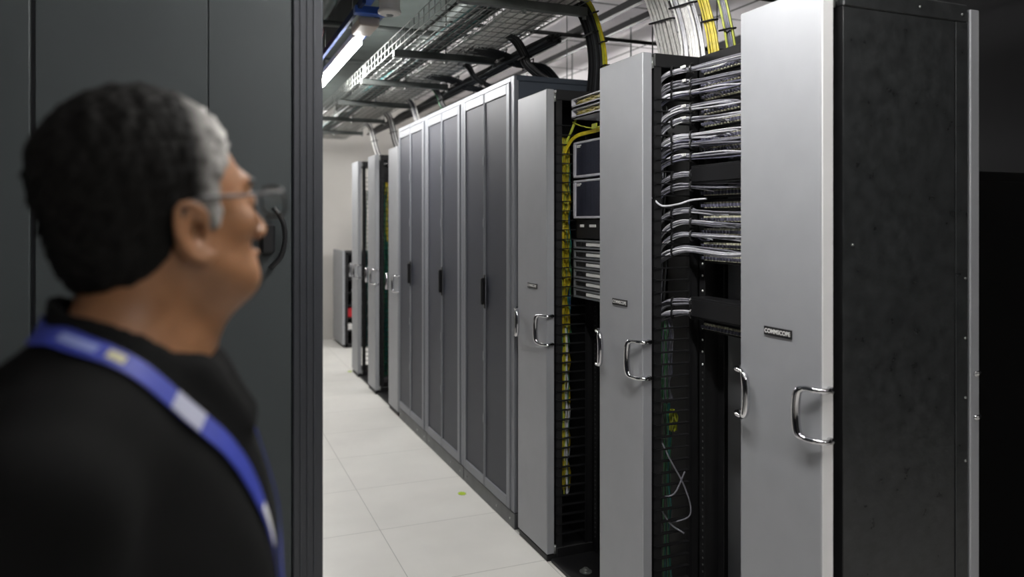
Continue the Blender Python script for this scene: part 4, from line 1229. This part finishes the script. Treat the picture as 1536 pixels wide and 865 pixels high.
# lanyard
def ribbon(path, w, t, segs=10):
    sp = smooth_path(path, segs); pts = []; nor = []
    for p in sp:
        q, n, i, d = bv.find_nearest(p)
        pts.append(q + n * 0.0035); nor.append(n)
    for _ in range(4):
        pts = [pts[0]] + [(pts[i - 1] + pts[i] * 2 + pts[i + 1]) / 4 for i in range(1, len(pts) - 1)] + [pts[-1]]
        nor = [nor[0]] + [(nor[i - 1] + nor[i] * 2 + nor[i + 1]).normalized() for i in range(1, len(nor) - 1)] + [nor[-1]]
    mb = MB(); vs = []; fs = []
    N = len(pts)
    for i in range(N):
        T = (pts[min(i + 1, N - 1)] - pts[max(i - 1, 0)]).normalized()
        s = T.cross(nor[i]).normalized()
        for a, b in ((-1, -1), (1, -1), (1, 1), (-1, 1)):
            vs.append(pts[i] + s * (a * w / 2) + nor[i] * (b * t / 2 + 0.0015))
    for i in range(N - 1):
        for k in range(4):
            fs.append((i * 4 + k, i * 4 + (k + 1) % 4, i * 4 + 4 + (k + 1) % 4, i * 4 + 4 + k))
    fs += [(3, 2, 1, 0), tuple((N - 1) * 4 + k for k in range(4))]
    mb._add(vs, fs)
    return mb, pts, nor
LP = [(-0.140, 0, -0.122), (-0.125, -0.07, -0.115), (-0.09, -0.105, -0.110), (-0.056, -0.115, -0.130), (-0.012, -0.11, -0.163), (0.032, -0.095, -0.205), (0.070, -0.07, -0.265), (0.105, -0.05, -0.34), (0.14, -0.03, -0.42), (0.17, -0.012, -0.55), (0.17, -0.005, -0.66)]
for s in (1, -1):
    rb, pts, nor = ribbon([(a, b * s, c) for a, b, c in LP], 0.025, 0.0012)
    ly = man_mb(rb, 'lanyard', M['lanyard'], man, False)
    if s == 1:
        tag(ly, 'blue lanyard strap with pale print')
        def mark(i0, i1, w, m_, nm):
            mb = MB(); vs = []; fs = []
            for i in range(i0, i1 + 1):
                T = (pts[i + 1] - pts[i - 1]).normalized(); sd = T.cross(nor[i]).normalized()
                for a, b in ((-1, 0.0006), (1, 0.0006), (1, 0.0012), (-1, 0.0012)):
                    vs.append(pts[i] + sd * (a * w / 2) + nor[i] * (b + 0.0020))
            for i in range(i1 - i0):
                for k in range(4): fs.append((i * 4 + k, i * 4 + (k + 1) % 4, i * 4 + 4 + (k + 1) % 4, i * 4 + 4 + k))
            mb._add(vs, fs + [(3, 2, 1, 0), tuple((i1 - i0) * 4 + k for k in range(4))])
            return man_mb(mb, nm, m_, ly, False)
        MARK = (pts, nor, mark)
        mark(20, 32, 0.011, mat('pale_blue_print', (0.20, 0.24, 0.48), 0.6), 'print')
        mark(34, 37, 0.011, mat('gold_print', (0.45, 0.42, 0.25), 0.6), 'emblem')
        mark(47, 53, 0.024, mat('silver_print', (0.32, 0.33, 0.42), 0.6), 'print')
        mark(68, 74, 0.012, M['labelwhite'], 'print')

# ------------------------------------------------------------------ world, camera
w = bpy.data.worlds.new('World'); scene.world = w; w.use_nodes = True
w.node_tree.nodes['Background'].inputs[0].default_value = (0.02, 0.022, 0.025, 1)
w.node_tree.nodes['Background'].inputs[1].default_value = 0.3

cam = bpy.data.cameras.new('Camera'); co = bpy.data.objects.new('Camera', cam); COL.objects.link(co)
co.location = (0, 0, H); co.rotation_euler = (PI / 2, 0, -TH)
cam.sensor_width = 36; cam.lens = 1150 / 1536 * 36; cam.shift_y = -(432.5 - 333) / 1536
cam.clip_start = 0.02
cam.dof.use_dof = True; cam.dof.focus_distance = 2.9; cam.dof.aperture_fstop = 2.0
scene.camera = co
scene.view_settings.view_transform = 'Standard'; scene.view_settings.look = 'None'
scene.view_settings.exposure = 0.44; scene.view_settings.gamma = 1.0
scene.view_settings.use_curve_mapping = False
